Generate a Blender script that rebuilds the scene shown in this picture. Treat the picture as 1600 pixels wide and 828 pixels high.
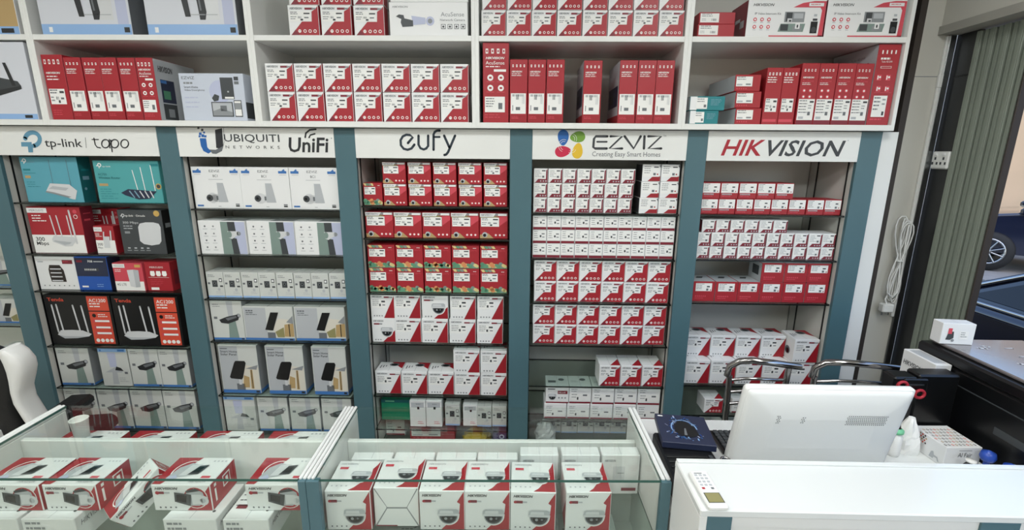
import bpy, math, random
from mathutils import Vector, Matrix, Euler
random.seed(7)
for o in list(bpy.data.objects): bpy.data.objects.remove(o)
SC = bpy.context.scene
COL = SC.collection

# ------------------------------------------------------------------ camera
FPX, CX, CY, CAMH = 740.0, 800.0, 414.0, 1.80          # focal length in pixels of a 1600x828 frame
PITCH, ROLL, YAW = math.atan(174/740.0), math.radians(0.45), math.radians(-1.1)
def _yaw(p):
    c, s = math.cos(YAW), math.sin(YAW)
    return Vector((p[0]*c+p[1]*s, -p[0]*s+p[1]*c, p[2]))
_X, _V = _yaw((1, 0, 0)), _yaw((0, math.sin(PITCH), math.cos(PITCH)))
FWD = _yaw((0, math.cos(PITCH), -math.sin(PITCH)))
RGT = _X*math.cos(ROLL)+_V*math.sin(ROLL)
UPV = -_X*math.sin(ROLL)+_V*math.cos(ROLL)
cam = bpy.data.cameras.new('camera'); cam.sensor_width = 36; cam.lens = 36*FPX/1600; cam.clip_start = .02
co = bpy.data.objects.new('camera', cam); COL.objects.link(co)
co.matrix_world = Matrix(((RGT.x, UPV.x, -FWD.x, 0), (RGT.y, UPV.y, -FWD.y, 0), (RGT.z, UPV.z, -FWD.z, CAMH), (0, 0, 0, 1)))
SC.camera = co
SC.view_settings.view_transform = 'Standard'; SC.view_settings.look = 'None'
SC.view_settings.gamma = 1; SC.view_settings.use_curve_mapping = False
SC.view_settings.exposure = 0.06

# measured positions: a picture point on an upright plane at distance Y gives the real x and z there
def at_y(px, py, Y):
    r = FWD+RGT*((px-CX)/FPX)+UPV*((CY-py)/FPX)
    t = Y/r.y
    return r.x*t, CAMH+r.z*t

# ------------------------------------------------------------------ world and lamps
LAMP_POWER = (12.0, 17.5)      # near row, rear row
w = bpy.data.worlds.new('sky'); SC.world = w; w.use_nodes = True
nt = w.node_tree; bg = nt.nodes['Background']
sk = nt.nodes.new('ShaderNodeTexSky'); sk.sky_type = 'NISHITA'; sk.sun_disc = False
sk.sun_elevation = math.radians(48); sk.sun_rotation = math.radians(200)
nt.links.new(sk.outputs[0], bg.inputs[0]); bg.inputs[1].default_value = 0.45

# ------------------------------------------------------------------ materials
def lin(h):
    h = h.lstrip('#'); o = []
    for i in (0, 2, 4):
        c = int(h[i:i+2], 16)/255
        o.append(c/12.92 if c <= .04045 else ((c+.055)/1.055)**2.4)
    return (*o, 1)
MATS = {}
def mat(name, col, rough=.5, metal=0, spec=.5, noise=0, nscale=8, emit=0, coat=0, bump=0):
    if name in MATS: return MATS[name]
    m = bpy.data.materials.new(name); m.use_nodes = True
    n = m.node_tree; b = n.nodes['Principled BSDF']
    c = lin(col)
    b.inputs['Base Color'].default_value = c
    b.inputs['Roughness'].default_value = rough; b.inputs['Metallic'].default_value = metal
    b.inputs['Specular IOR Level'].default_value = spec
    if coat: b.inputs['Coat Weight'].default_value = coat; b.inputs['Coat Roughness'].default_value = .08
    if emit:
        b.inputs['Emission Color'].default_value = c; b.inputs['Emission Strength'].default_value = emit
    if noise or bump:
        tc = n.nodes.new('ShaderNodeTexCoord'); nz = n.nodes.new('ShaderNodeTexNoise')
        nz.inputs['Scale'].default_value = nscale; nz.inputs['Detail'].default_value = 4
        n.links.new(tc.outputs['Object'], nz.inputs['Vector'])
        if noise:
            r = n.nodes.new('ShaderNodeValToRGB')
            r.color_ramp.elements[0].position = .3; r.color_ramp.elements[1].position = .7
            r.color_ramp.elements[0].color = tuple(x*(1-noise) for x in c[:3])+(1,)
            r.color_ramp.elements[1].color = tuple(min(1, x*(1+noise)) for x in c[:3])+(1,)
            n.links.new(nz.outputs['Fac'], r.inputs[0]); n.links.new(r.outputs[0], b.inputs['Base Color'])
        if bump:
            bp = n.nodes.new('ShaderNodeBump'); bp.inputs['Strength'].default_value = bump; bp.inputs['Distance'].default_value = .01
            n.links.new(nz.outputs['Fac'], bp.inputs['Height']); n.links.new(bp.outputs[0], b.inputs['Normal'])
    MATS[name] = m
    return m
def glass(name, tint, refl=.04):
    m = bpy.data.materials.new(name); m.use_nodes = True; n = m.node_tree
    n.nodes.remove(n.nodes['Principled BSDF'])
    out = n.nodes['Material Output']
    t = n.nodes.new('ShaderNodeBsdfTransparent'); t.inputs[0].default_value = lin(tint)
    g = n.nodes.new('ShaderNodeBsdfGlossy'); g.inputs['Roughness'].default_value = .01
    lw = n.nodes.new('ShaderNodeLayerWeight'); lw.inputs[0].default_value = .5
    pw = n.nodes.new('ShaderNodeMath'); pw.operation = 'POWER'; pw.inputs[1].default_value = 5
    fr = n.nodes.new('ShaderNodeMath'); fr.operation = 'MULTIPLY_ADD'; fr.inputs[1].default_value = .9; fr.inputs[2].default_value = refl
    mx = n.nodes.new('ShaderNodeMixShader')
    n.links.new(lw.outputs['Facing'], pw.inputs[0]); n.links.new(pw.outputs[0], fr.inputs[0])
    n.links.new(fr.outputs[0], mx.inputs[0]); n.links.new(t.outputs[0], mx.inputs[1]); n.links.new(g.outputs[0], mx.inputs[2])
    n.links.new(mx.outputs[0], out.inputs[0])
    MATS[name] = m
PAL = dict(  # printed and painted colours
    white=('#e9eaea', .45), paper=('#efefec', .6), red=('#a5232e', .42), red2=('#9a1c27', .42), maroon=('#7d1f2f', .45), ink=('#26282b', .5),
    grey=('#8d9194', .5), lgrey=('#b5b9bd', .5), mgrey=('#6a6e72', .5), dgrey=('#3d4144', .5), black=('#101113', .4), blue=('#3f74b5', .45),
    lblue=('#a9c0dd', .45), sky=('#8fb3df', .45), teal=('#1f7f86', .45), turq=('#4fa3a6', .4), turqd=('#1d666b', .4), orange=('#dd9a4b', .5),
    coral=('#d8503a', .45), green=('#4d8a6a', .5), yellow=('#d9c06a', .5), olive=('#8f8a5c', .5), tan=('#b79b6b', .5), navy=('#232b45', .4),
    cobalt=('#1f55ad', .4), char=('#3e4245', .45), pink=('#cf4a58', .45), silver=('#d2d4d6', .35), dglass=('#14161a', .15), sage=('#7f938c', .5),
    lav=('#b9bfd8', .5), cyan=('#7fa6b8', .5), mint=('#7fd0a0', .5), gold=('#c7a45a', .4), purple=('#3c2f63', .45), emer=('#1f8a67', .45),
    hred=('#a8202f', .5), hdark=('#3c3f42', .5), eufy=('#24313c', .5), petalb=('#1f5fa8', .5), petalg=('#6f9a35', .5), petalr=('#c51f45', .5), petaly=('#e0b82e', .5),
    tplink=('#5f93ad', .5), brown=('#2f2722', .6), cream=('#d8d3c6', .6), boxgrey=('#cdd0cc', .45), boxblue=('#c6cdda', .45), boxlav=('#d2d5dd', .45), tpblue=('#5aa3b4', .42), pyel=('#d8c88c', .5), porg=('#d58d5c', .5), pgrn=('#5f9678', .5))
def M(n):
    if n in MATS: return MATS[n]
    c, r = PAL[n]
    return mat(n, c, r)
glass('clear_glass', '#f9fcfa'); glass('shelf_glass', '#eef4f1'); glass('pane_glass', '#e9efec')
mat('glass_edge', '#2f5a50', .15); mat('shelf_edge', '#141a19', .2)
mat('teal_laminate', '#4b6c75', .4, noise=.04, nscale=3)
mat('white_laminate', '#e6e7e4', .35, noise=.015, nscale=4)
mat('white_gloss', '#dfe2e0', .18, noise=.01, nscale=3, coat=.3)
mat('grey_laminate', '#d3d2cc', .45, noise=.03, nscale=3)
mat('chrome', '#a9a7a6', .16, metal=1)
mat('steel', '#9a9d9e', .3, metal=1)
mat('plastic_white', '#e9eae7', .3)
mat('plastic_black', '#0d0e10', .3)
mat('leather_black', '#101113', .45, bump=.15, nscale=60)
mat('leather_white', '#e6e7e5', .4, bump=.12, nscale=40)
mat('cream_paint', '#cfcdc4', .6, noise=.03, nscale=2)
mat('shutter_green', '#868e82', .5, noise=.08, nscale=3)
mat('lintel_grey', '#a5a39b', .6, noise=.05, nscale=3)
mat('dark_panel', '#2a2b2c', .3, noise=.1, nscale=2)
mat('carpaint', '#151a2c', .12, coat=1)
mat('rubber', '#111111', .7)
mat('street_wall', '#d9b48f', .8, noise=.05, nscale=1)
mat('asphalt', '#8f8b86', .85, noise=.08, nscale=6)
mat('floor_tile', '#b9b4aa', .3, noise=.05, nscale=2)
mat('ceiling_white', '#dcdcd8', .8, noise=.01)
mat('lamp_diffuser', '#ffffff', .5, emit=6)

# ------------------------------------------------------------------ mesh building
class MB:
    def __init__(s): s.v = []; s.f = []; s.m = []; s.mats = []; s.sm = []
    def mi(s, n):
        if n not in s.mats: s.mats.append(n)
        return s.mats.index(n)
    def face(s, pts, m, smooth=False):
        k = len(s.v); s.v += [tuple(p) for p in pts]; s.f.append(tuple(range(k, k+len(pts)))); s.m.append(s.mi(m)); s.sm.append(smooth)
    def add(s, vs, fs, m, smooth=False):
        k = len(s.v); s.v += [tuple(p) for p in vs]; i = s.mi(m)
        for f in fs: s.f.append(tuple(k+j for j in f)); s.m.append(i); s.sm.append(smooth)
    def box(s, x0, x1, y0, y1, z0, z1, m, bev=0, sides=None):
        sides = sides or {}
        b = min(bev, (x1-x0)*.3, (y1-y0)*.3, (z1-z0)*.3)
        if b <= 0:
            V = [(x, y, z) for z in (z0, z1) for y in (y0, y1) for x in (x0, x1)]
            for nm, q in (('bottom', (0, 2, 3, 1)), ('top', (4, 5, 7, 6)), ('front', (0, 1, 5, 4)), ('back', (2, 6, 7, 3)), ('left', (0, 4, 6, 2)), ('right', (1, 3, 7, 5))):
                s.face([V[i] for i in q], sides.get(nm, m))
            return
        X, Y, Z = (x0, x1), (y0, y1), (z0, z1)
        def c(i, j, k, a):   # corner, kept on axis a, inset on the others
            p = [X[i], Y[j], Z[k]]; sg = [1-2*i, 1-2*j, 1-2*k]
            return tuple(p[t] if t == a else p[t]+sg[t]*b for t in range(3))
        for a, (lo, hi) in ((0, ('left', 'right')), (1, ('front', 'back')), (2, ('bottom', 'top'))):
            for e in (0, 1):
                o = [t for t in range(3) if t != a]; q = []
                for p1, p2 in ((0, 0), (1, 0), (1, 1), (0, 1)):
                    idx = [0, 0, 0]; idx[a] = e; idx[o[0]] = p1; idx[o[1]] = p2; q.append(c(*idx, a))
                if (e == 0) != (a == 1): q.reverse()
                s.face(q, sides.get((lo, hi)[e], m))
        em = sides.get('edge', m)
        for a in range(3):
            o = [t for t in range(3) if t != a]
            for p1 in (0, 1):
                for p2 in (0, 1):
                    q = []
                    for e, ax in ((0, o[0]), (1, o[0]), (1, o[1]), (0, o[1])):
                        idx = [0, 0, 0]; idx[a] = e; idx[o[0]] = p1; idx[o[1]] = p2; q.append(c(*idx, ax))
                    s.face(q, em)
        for i in (0, 1):
            for j in (0, 1):
                for k in (0, 1): s.face([c(i, j, k, 0), c(i, j, k, 1), c(i, j, k, 2)], em)
    def tube(s, pts, r, m, seg=8, caps=True):
        pts = [Vector(p) for p in pts]; n = len(pts); rs = r if isinstance(r, (list, tuple)) else [r]*n
        vs = []; prev = None
        for i, p in enumerate(pts):
            t = (pts[min(i+1, n-1)]-pts[max(i-1, 0)]).normalized()
            if prev is None:
                a = Vector((0, 0, 1)) if abs(t.z) < .9 else Vector((1, 0, 0))
                u = t.cross(a).normalized()
            else: u = (prev-t*prev.dot(t)).normalized()
            prev = u; w_ = t.cross(u)
            for k in range(seg):
                a = 2*math.pi*k/seg; vs.append(p+(u*math.cos(a)+w_*math.sin(a))*rs[i])
        fs = [(i*seg+k, i*seg+(k+1) % seg, (i+1)*seg+(k+1) % seg, (i+1)*seg+k) for i in range(n-1) for k in range(seg)]
        s.add(vs, fs, m, True)
        if caps: s.add(vs[:seg], [tuple(range(seg))], m); s.add(vs[-seg:], [tuple(range(seg))[::-1]], m)
    def lathe(s, prof, c, m, seg=20, axis='z'):
        vs = []
        for r, h in prof:
            for k in range(seg):
                a = 2*math.pi*k/seg; x, y = r*math.cos(a), r*math.sin(a)
                vs.append((c[0]+x, c[1]+y, c[2]+h) if axis == 'z' else (c[0]+h, c[1]+x, c[2]+y) if axis == 'x' else (c[0]+x, c[1]+h, c[2]+y))
        n = len(prof)
        s.add(vs, [(i*seg+k, i*seg+(k+1) % seg, (i+1)*seg+(k+1) % seg, (i+1)*seg+k) for i in range(n-1) for k in range(seg)], m, True)
    def loft(s, rings, m, closed=True, caps=True, smooth=True):
        n = len(rings[0]); vs = [p for r in rings for p in r]
        s.add(vs, [(i*n+k, i*n+(k+1) % n, (i+1)*n+(k+1) % n, (i+1)*n+k) for i in range(len(rings)-1) for k in range(n if closed else n-1)], m, smooth)
        if caps: s.face(rings[0][::-1], m); s.face(rings[-1], m)
    def mesh(s, name):
        me = bpy.data.meshes.new(name); me.from_pydata(s.v, [], s.f)
        for n in s.mats: me.materials.append(M(n))
        me.polygons.foreach_set('material_index', s.m); me.polygons.foreach_set('use_smooth', s.sm)
        me.update()
        return me
    def build(s, name, parent=None, loc=(0, 0, 0), rz=0):
        return link(name, s.mesh(name), parent, loc, rz)
def link(name, me, parent=None, loc=(0, 0, 0), rz=0):
    o = bpy.data.objects.new(name, me); COL.objects.link(o)
    o.location = loc; o.rotation_euler = (0, 0, rz)
    if parent: o.parent = parent
    return o
def tag(o, label, cat, group=None):
    o['label'] = label; o['category'] = cat
    if group: o['group'] = group
    return o
def struct(o, label=None):
    o['kind'] = 'structure'
    if label: o['label'] = label
    return o
def thing(name, label, cat, loc=(0, 0, 0), rz=0, group=None):
    return tag(link(name, None, None, loc, rz), label, cat, group)
def bx(name, parent, x0, x1, y0, y1, z0, z1, m, bev=0, sides=None):
    b = MB(); b.box(x0, x1, y0, y1, z0, z1, m, bev, sides); return b.build(name, parent)

_tc = {}
def text_geo(s, shear=0, off=0, sp=1):
    k = (s, shear, off, sp)
    if k not in _tc:
        cu = bpy.data.curves.new('t', 'FONT'); cu.body = s; cu.size = 1; cu.shear = shear; cu.offset = off; cu.resolution_u = 2; cu.space_character = sp
        ob = bpy.data.objects.new('t', cu); me = ob.to_mesh()
        vs = [(v.co.x, v.co.y) for v in me.vertices]; fs = [tuple(p.vertices) for p in me.polygons]
        ob.to_mesh_clear(); bpy.data.objects.remove(ob); bpy.data.curves.remove(cu)
        x0, x1 = min(v[0] for v in vs), max(v[0] for v in vs); y0, y1 = min(v[1] for v in vs), max(v[1] for v in vs)
        _tc[k] = ([((x-x0)/(x1-x0), (y-y0)/(y1-y0)) for x, y in vs], fs, (x1-x0)/(y1-y0))
    return _tc[k]
EPS = .00045
class Fc:   # a rectangle in space to print on, coordinates 0..1
    def __init__(s, mb, o, u, v, w_, h):
        s.mb = mb; s.o = Vector(o); s.u = Vector(u); s.v = Vector(v); s.n = s.u.cross(s.v); s.w = w_; s.h = h
    def on(s, mb, lift=0): return Fc(mb, s.o+s.n*lift, s.u, s.v, s.w, s.h)
    def p(s, x, y, l): return s.o+s.u*(x*s.w)+s.v*(y*s.h)+s.n*(EPS*l)
    def poly(s, pts, m, l=1): s.mb.face([s.p(x, y, l) for x, y in pts], m)
    def rect(s, x0, y0, x1, y1, m, l=1): s.poly([(x0, y0), (x1, y0), (x1, y1), (x0, y1)], m, l)
    def disc(s, x, y, r, m, l=2, n=12, ry=None, a0=0, a1=360):   # r as a share of the width
        R = r*s.w/s.h if ry is None else ry
        full = a1-a0 >= 360; k = n if full else n+1
        s.poly([(x+r*math.cos(math.radians(a0+(a1-a0)*i/n)), y+R*math.sin(math.radians(a0+(a1-a0)*i/n))) for i in range(k)], m, l)
    def text(s, t, x, y, h, m, l=2, shear=0, off=0, wid=None, sp=1):
        vs, fs, asp = text_geo(t, shear, off, sp)
        W = wid if wid else h*s.h*asp/s.w
        s.mb.add([s.p(x+a*W, y+b*h, l) for a, b in vs], fs, m)
    def bars(s, x0, x1, y0, y1, n, m, l=2, seed=3, fill=.45):
        r = random.Random(seed); st = (y1-y0)/n
        for i in range(n):
            a = x0; y = y1-st*(i+fill)
            end = x0+(x1-x0)*r.uniform(.55, 1)
            while a < end-.01:
                b = min(end, a+(x1-x0)*r.uniform(.12, .35)); s.rect(a, y, b, y+st*fill, m, l); a = b+(x1-x0)*.04
    def codes(s, x0, x1, y0, y1, m, l=2, n=7, seed=1):
        r = random.Random(seed); a = x0; st = (x1-x0)/n
        for i in range(n): s.rect(a+i*st, y0, a+i*st+st*r.uniform(.25, .7), y1, m, l)
    def line(s, pts, wd, m, l=2):   # stroke of width wd (metres) with round ends
        P = [Vector((x*s.w, y*s.h)) for x, y in pts]; L = []; Rr = []
        for i, p in enumerate(P):
            t = (P[min(i+1, len(P)-1)]-P[max(i-1, 0)]).normalized(); q = Vector((-t.y, t.x))*wd/2
            L.append(p+q); Rr.append(p-q)
        g = lambda p: s.p(p.x/s.w, p.y/s.h, l)
        for i in range(len(P)-1): s.mb.face([g(Rr[i]), g(Rr[i+1]), g(L[i+1]), g(L[i])], m)
        for p in (P[0], P[-1]): s.disc(p.x/s.w, p.y/s.h, wd/2/s.w, m, l, 10)
def arc(cx, cy, rx, ry, a0, a1, n=14): return [(cx+rx*math.cos(math.radians(a0+(a1-a0)*i/n)), cy+ry*math.sin(math.radians(a0+(a1-a0)*i/n))) for i in range(n+1)]

# ------------------------------------------------------------------ printed cartons
# every design prints on the faces F (front), T (top), L, R (sides); G is a separate stick-on label on the front
def sticker(G, x0, y0, x1, y1, seed=1, code=True):
    X = lambda a: x0+(x1-x0)*a
    Y = lambda a: y0+(y1-y0)*a
    G.rect(x0, y0, x1, y1, 'paper', 2)
    G.bars(X(.05), X(.55), Y(.62), Y(.95), 2, 'mgrey', 3, seed); G.rect(X(.66), Y(.72), X(.94), Y(.86), 'dgrey', 3)
    G.bars(X(.05), X(.32), Y(.1), Y(.5), 2, 'grey', 3, seed+1)
    if code: G.codes(X(.38), X(.56), Y(.3), Y(.5), 'mgrey', 3, 5, seed); G.rect(X(.68), Y(.32), X(.88), Y(.44), 'mgrey', 3); G.rect(X(.5), Y(.08), X(.62), Y(.26), 'dgrey', 3)
def icons(F, xs, y, r, m='paper'):
    for i, x in enumerate(xs):
        F.disc(x, y, r, m, 2, 10)
        if i: F.disc(x, y, r*.6, 'red', 3, 8)
        else: F.rect(x-r*.7, y, x+r*.7, y+r*.25*F.w/F.h, 'red', 3)
def dome_pic(F, x, y, r, dark='dglass'):      # dome camera picture, r share of width
    k = F.w/F.h
    F.disc(x, y-.02*r*k, r*1.08, 'paper', 3, 18, r*1.12*k, 180, 360)
    F.disc(x, y-.02*r*k, r*.98, 'lgrey', 4, 16, r*1.0*k, 180, 360)
    F.disc(x, y-.06*r*k, r*.86, 'char', 5, 16, r*.84*k, 180, 360); F.disc(x, y-.1*r*k, r*.66, dark, 6, 14, r*.62*k, 180, 360)
    F.disc(x-.25*r, y-.32*r*k, r*.16, 'grey', 7, 8); F.disc(x+.28*r, y-.3*r*k, r*.12, 'mgrey', 7, 8)
    F.poly([(x-r*1.1, y), (x+r*1.1, y), (x+r*1.12, y+r*.2*k), (x-r*1.12, y+r*.2*k)], 'silver', 5)
    F.poly([(x-r*1.08, y+r*.2*k), (x+r*1.08, y+r*.2*k), (x+r*1.02, y+r*.62*k), (x+r*.8, y+r*.74*k), (x-r*.8, y+r*.74*k), (x-r*1.02, y+r*.62*k)], 'lgrey', 5)
    F.poly([(x-r*.9, y+r*.26*k), (x+r*.5, y+r*.26*k), (x+r*.45, y+r*.6*k), (x-r*.8, y+r*.6*k)], 'silver', 6)
def bullet_pic(F, x, y, s, m='char'):
    k = F.w/F.h
    F.disc(x+s*.95, y-.05*s*k, s*.42, 'lgrey', 3, 12); F.disc(x+s*.95, y-.05*s*k, s*.22, 'silver', 4, 8)
    F.poly([(x-.3*s, y-.35*s*k), (x+.75*s, y-.3*s*k), (x+.8*s, y+.3*s*k), (x-.3*s, y+.4*s*k)], 'silver', 4)
    F.poly([(x-1.0*s, y-.3*s*k), (x-.2*s, y-.45*s*k), (x-.1*s, y+.42*s*k), (x-.95*s, y+.5*s*k)], m, 5)
    F.poly([(x-.9*s, y-.2*s*k), (x-.4*s, y-.28*s*k), (x-.35*s, y+.25*s*k), (x-.85*s, y+.32*s*k)], 'dglass', 6)
def hik(F, x, y, h, m='ink', wid=None): F.text('HIKVISION', x, y, h, m, 2, .25, .028, wid)

def d_notch(F, T, L, R, G):
    F.poly([(.04, 0), (1, 0), (1, .98), (.93, .89), (.79, .8), (.77, .46), (.44, .46)], 'red', 1)
    F.poly([(.04, 0), (.34, 0), (.2, .19)], 'maroon', 2)
    hik(F, .06, .86, .075, 'mgrey', .42); F.rect(.56, .855, .84, .925, 'maroon', 2); F.rect(.8, .865, .94, .915, 'grey', 3)
    icons(F, (.34, .52, .69, .86), .14, .055)
    sticker(G, .03, .465, .765, .8)
    T.poly([(.5, 0), (1, 0), (1, .6)], 'red', 1)
    R.rect(0, 0, .5, 1, 'red', 1)
def d_dome(F, T, L, R, G):
    F.poly([(.54, 0), (1, 0), (1, .93)], 'red2', 1)
    hik(F, .06, .86, .07, 'mgrey', .42); F.rect(.57, .845, .8, .905, 'maroon', 2); F.rect(.78, .855, .95, .895, 'grey', 3)
    for x in (.13, .24, .35, .46): F.disc(x, .09, .032, 'grey', 2, 8)
    G.rect(.04, .42, .66, .78, 'paper', 2); G.bars(.07, .4, .48, .76, 4, 'mgrey', 3, 5, .3); G.rect(.46, .66, .62, .73, 'dgrey', 3); G.rect(.36, .5, .43, .6, 'dgrey', 3); G.rect(.5, .53, .62, .57, 'mgrey', 3)
    T.poly([(.45, 1), (1, 1), (1, .3)], 'red2', 1); T.disc(.62, .7, .2, 'mgrey', 2, 14, .16); T.disc(.62, .7, .13, 'dglass', 3, 12, .1)
    for i in range(3): T.rect(.1+i*.1, .3+.08*i, .14+i*.1, .62, 'mgrey', 2)
    L.poly([(0, 0), (.45, 0), (0, .7)], 'red2', 1); L.disc(.6, .4, .17, 'mgrey', 2, 12); L.disc(.6, .37, .11, 'dglass', 3, 10)
    R.rect(.1, 0, 1, .3, 'red2', 1)
def d_domepic(F, T, L, R, G):
    F.poly([(.45, 0), (1, 0), (1, .5)], 'red2', 1)
    hik(F, .06, .86, .07, 'mgrey', .45); F.rect(.08, .74, .32, .8, 'maroon', 2); F.rect(.32, .745, .45, .795, 'grey', 2)
    dome_pic(F, .64, .46, .25)
    for x in (.13, .24, .35): F.disc(x, .09, .032, 'grey', 2, 8)
def d_ez7(F, T, L, R, G):
    F.poly([(.08, 0), (1, 0), (1, .97), (.9, .9), (.88, .26), (.3, .26)], 'maroon', 1)
    for x in (.5, .7, .88): F.disc(x, .12, .055, 'lgrey', 2, 8)
    G.rect(.03, .27, .87, .95, 'paper', 2); G.bars(.08, .6, .35, .9, 5, 'grey', 3, 4, .3); G.rect(.58, .82, .84, .9, 'dgrey', 3); G.rect(.6, .36, .76, .5, 'mgrey', 3)
    R.rect(0, 0, 1, 1, 'maroon', 1); L.rect(0, 0, 1, 1, 'maroon', 1); L.rect(.2, .2, .7, .6, 'char', 2)
def d_ez2(F, T, L, R, G):
    F.poly([(.3, 0), (1, 0), (1, .3), (.55, .26)], 'red2', 1); F.poly([(.92, .95), (1, .8), (1, 1)], 'mgrey', 1)
    G.rect(.03, .27, .93, .95, 'paper', 2); G.bars(.08, .5, .4, .9, 4, 'mgrey', 3, 6, .28); G.rect(.62, .82, .88, .88, 'dgrey', 3); G.rect(.6, .36, .74, .5, 'mgrey', 3); G.rect(.8, .38, .88, .46, 'red', 3)
    L.rect(0, 0, 1, 1, 'char', 1); L.rect(.2, .25, .7, .75, 'dgrey', 2)
def d_plain(F, T, L, R, G):
    F.rect(0, 0, 1, .19, 'maroon', 1)
    G.rect(.03, .2, .97, .96, 'paper', 2); G.bars(.1, .5, .3, .92, 4, 'mgrey', 3, 8, .25); G.rect(.52, .46, .64, .62, 'dgrey', 3); G.rect(.66, .68, .88, .76, 'mgrey', 3); G.rect(.7, .44, .88, .5, 'mgrey', 3)
    R.rect(0, 0, 1, .19, 'maroon', 1)
def d_plainw(F, T, L, R, G):
    F.rect(0, 0, 1, .1, 'maroon', 1); F.bars(.08, .5, .62, .85, 2, 'mgrey', 2, 8, .25)
    G.rect(.05, .16, .95, .6, 'paper', 2); G.rect(.35, .22, .42, .38, 'dgrey', 3); G.rect(.62, .45, .82, .54, 'mgrey', 3); G.bars(.1, .35, .25, .55, 2, 'grey', 3, 2, .3)
    T.bars(.1, .5, .3, .5, 2, 'grey', 2, 3, .3); T.disc(.66, .62, .15, 'mgrey', 2, 12, .12)
def d_domew(F, T, L, R, G):
    F.rect(0, 0, 1, .08, 'maroon', 1); F.rect(.52, .55, .95, .74, 'maroon', 2); F.text('HiLook', .56, .6, .09, 'paper', 3)
    F.rect(.08, .8, .4, .86, 'mgrey', 2); dome_pic(F, .28, .4, .17); [F.disc(x, .32, .04, 'grey', 2, 8) for x in (.58, .72, .86)]
    T.rect(.1, .3, .45, .5, 'mgrey', 2); T.disc(.7, .6, .14, 'mgrey', 2, 12, .12)
def d_band(F, T, L, R, G):
    [F.rect(.08+i*.085, .22, .135+i*.085, .31, 'lgrey', 2) for i in range(7)]; F.bars(.08, .6, .06, .16, 1, 'pink', 2, 2, .5)
    G.rect(.02, .36, .98, .98, 'paper', 2); G.bars(.06, .5, .44, .94, 5, 'mgrey', 3, 9, .3); G.rect(.64, .7, .8, .78, 'dgrey', 3); G.rect(.62, .42, .74, .56, 'mgrey', 3); G.disc(.86, .46, .035, 'red', 3, 8)
def d_redlab(F, T, L, R, G):
    for i in range(6): F.rect(.1+i*.09, .22, .16+i*.09, .29, 'pink', 2)
    F.bars(.1, .5, .1, .17, 1, 'pink', 2, 2, .5)
    G.rect(.1, .52, .86, .93, 'paper', 2); G.bars(.14, .6, .58, .9, 4, 'mgrey', 3, 9, .3); G.rect(.62, .72, .76, .79, 'dgrey', 3); G.rect(.6, .55, .7, .66, 'mgrey', 3); G.disc(.8, .58, .03, 'red', 3, 8)
    L.rect(0, 0, 1, 1, 'lgrey', 1); L.rect(.3, .3, .8, .8, 'dgrey', 2)
    T.rect(0, 0, 1, 1, 'lgrey', 1); T.poly([(.3, .5), (.6, .5), (.75, .75), (.45, .75)], 'dgrey', 2)
def d_colorvu(F, T, L, R, G):
    F.poly([(0, .86), (.5, .86), (.58, 1), (0, 1)], 'white', 2); hik(F, .03, .89, .08, 'mgrey', .44)
    F.rect(.5, .9, 1, 1, 'grey', 1); F.rect(.66, .9, .97, .98, 'white', 2)
    F.poly([(0, .82), (.55, .82), (.7, .86), (.5, .9), (0, .9)], 'olive', 1)
    F.poly([(.72, .5), (1, .72), (1, .88), (.7, .86)], 'pink', 1)
    F.poly([(0, 0), (.5, 0), (.3, .2), (0, .14)], 'tan', 1); F.disc(.18, .14, .1, 'lgrey', 2, 12); F.disc(.17, .12, .06, 'dglass', 3, 10)
    for x in (.58, .73, .88): F.disc(x, .13, .055, 'pink', 2, 10); F.disc(x, .13, .035, 'paper', 3, 8)
    sticker(G, .04, .47, .7, .83)
STR = ('pgrn', 'pgrn', 'pyel', 'porg', 'pyel', 'pgrn', 'sage', 'pyel')
def d_stripes(F, T, L, R, G):
    F.rect(0, 0, 1, .09, 'pgrn', 1)
    for i, c in enumerate(STR):
        x = .1+i*.115; F.line([(x+.025, .105), (x-.03-.02*(i % 3), .15+.05*((i*2) % 3 == 0))], .016 if i % 3 else .02, c, 2+i % 2)
    for i, c in enumerate(('pyel', 'pgrn', 'sage', 'pyel')): F.poly([(.0+i*.13, 1), (.12+i*.13, 1), (.18+i*.13, .89), (.08+i*.13, .88)], c, 1+i % 2)
    F.text('ColorVu', .66, .77, .08, 'pink', 2, wid=.26); F.rect(.78, .89, .9, .91, 'paper', 2)
    sticker(G, .05, .49, .65, .83)
def d_nvr(F, T, L, R, G):
    for i in range(4): F.rect(.12+i*.22, .885, .2+i*.22, .925, 'paper', 2); F.rect(.14+i*.22, .9, .18+i*.22, .912, 'red', 3)
    hik(F, .08, .8, .028, 'paper', .62); F.bars(.08, .9, .73, .785, 2, 'paper', 2, 4, .35)
    F.bars(.08, .7, .05, .1, 2, 'pink', 2, 4, .35); F.rect(0, 0, 1, .12, 'red2', 1)
    G.rect(.04, .14, .94, .47, 'paper', 2); G.codes(.14, .86, .42, .455, 'grey', 3, 12, 2); G.codes(.36, .52, .37, .45, 'mgrey', 3, 4, 5); G.codes(.72, .88, .3, .42, 'lgrey', 3, 4, 4); G.rect(.34, .2, .6, .25, 'mgrey', 3); G.rect(.14, .19, .18, .28, 'mgrey', 3)
    L.rect(0, 0, 1, 1, 'lgrey', 1); L.rect(.08, .28, .92, .62, 'navy', 2); L.rect(0, 0, 1, .13, 'red2', 2); L.rect(.2, .35, .55, .5, 'dgrey', 3)
def d_nvrs(F, T, L, R, G):
    for i in range(4): F.rect(.1+i*.22, .87, .2+i*.22, .92, 'paper', 2); F.rect(.13+i*.22, .885, .17+i*.22, .905, 'red', 3)
    F.bars(.05, .9, .72, .84, 3, 'paper', 2, 4, .4); F.rect(.02, .04, .9, .09, 'pink', 1)
    sticker(G, .08, .22, .84, .46)
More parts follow.
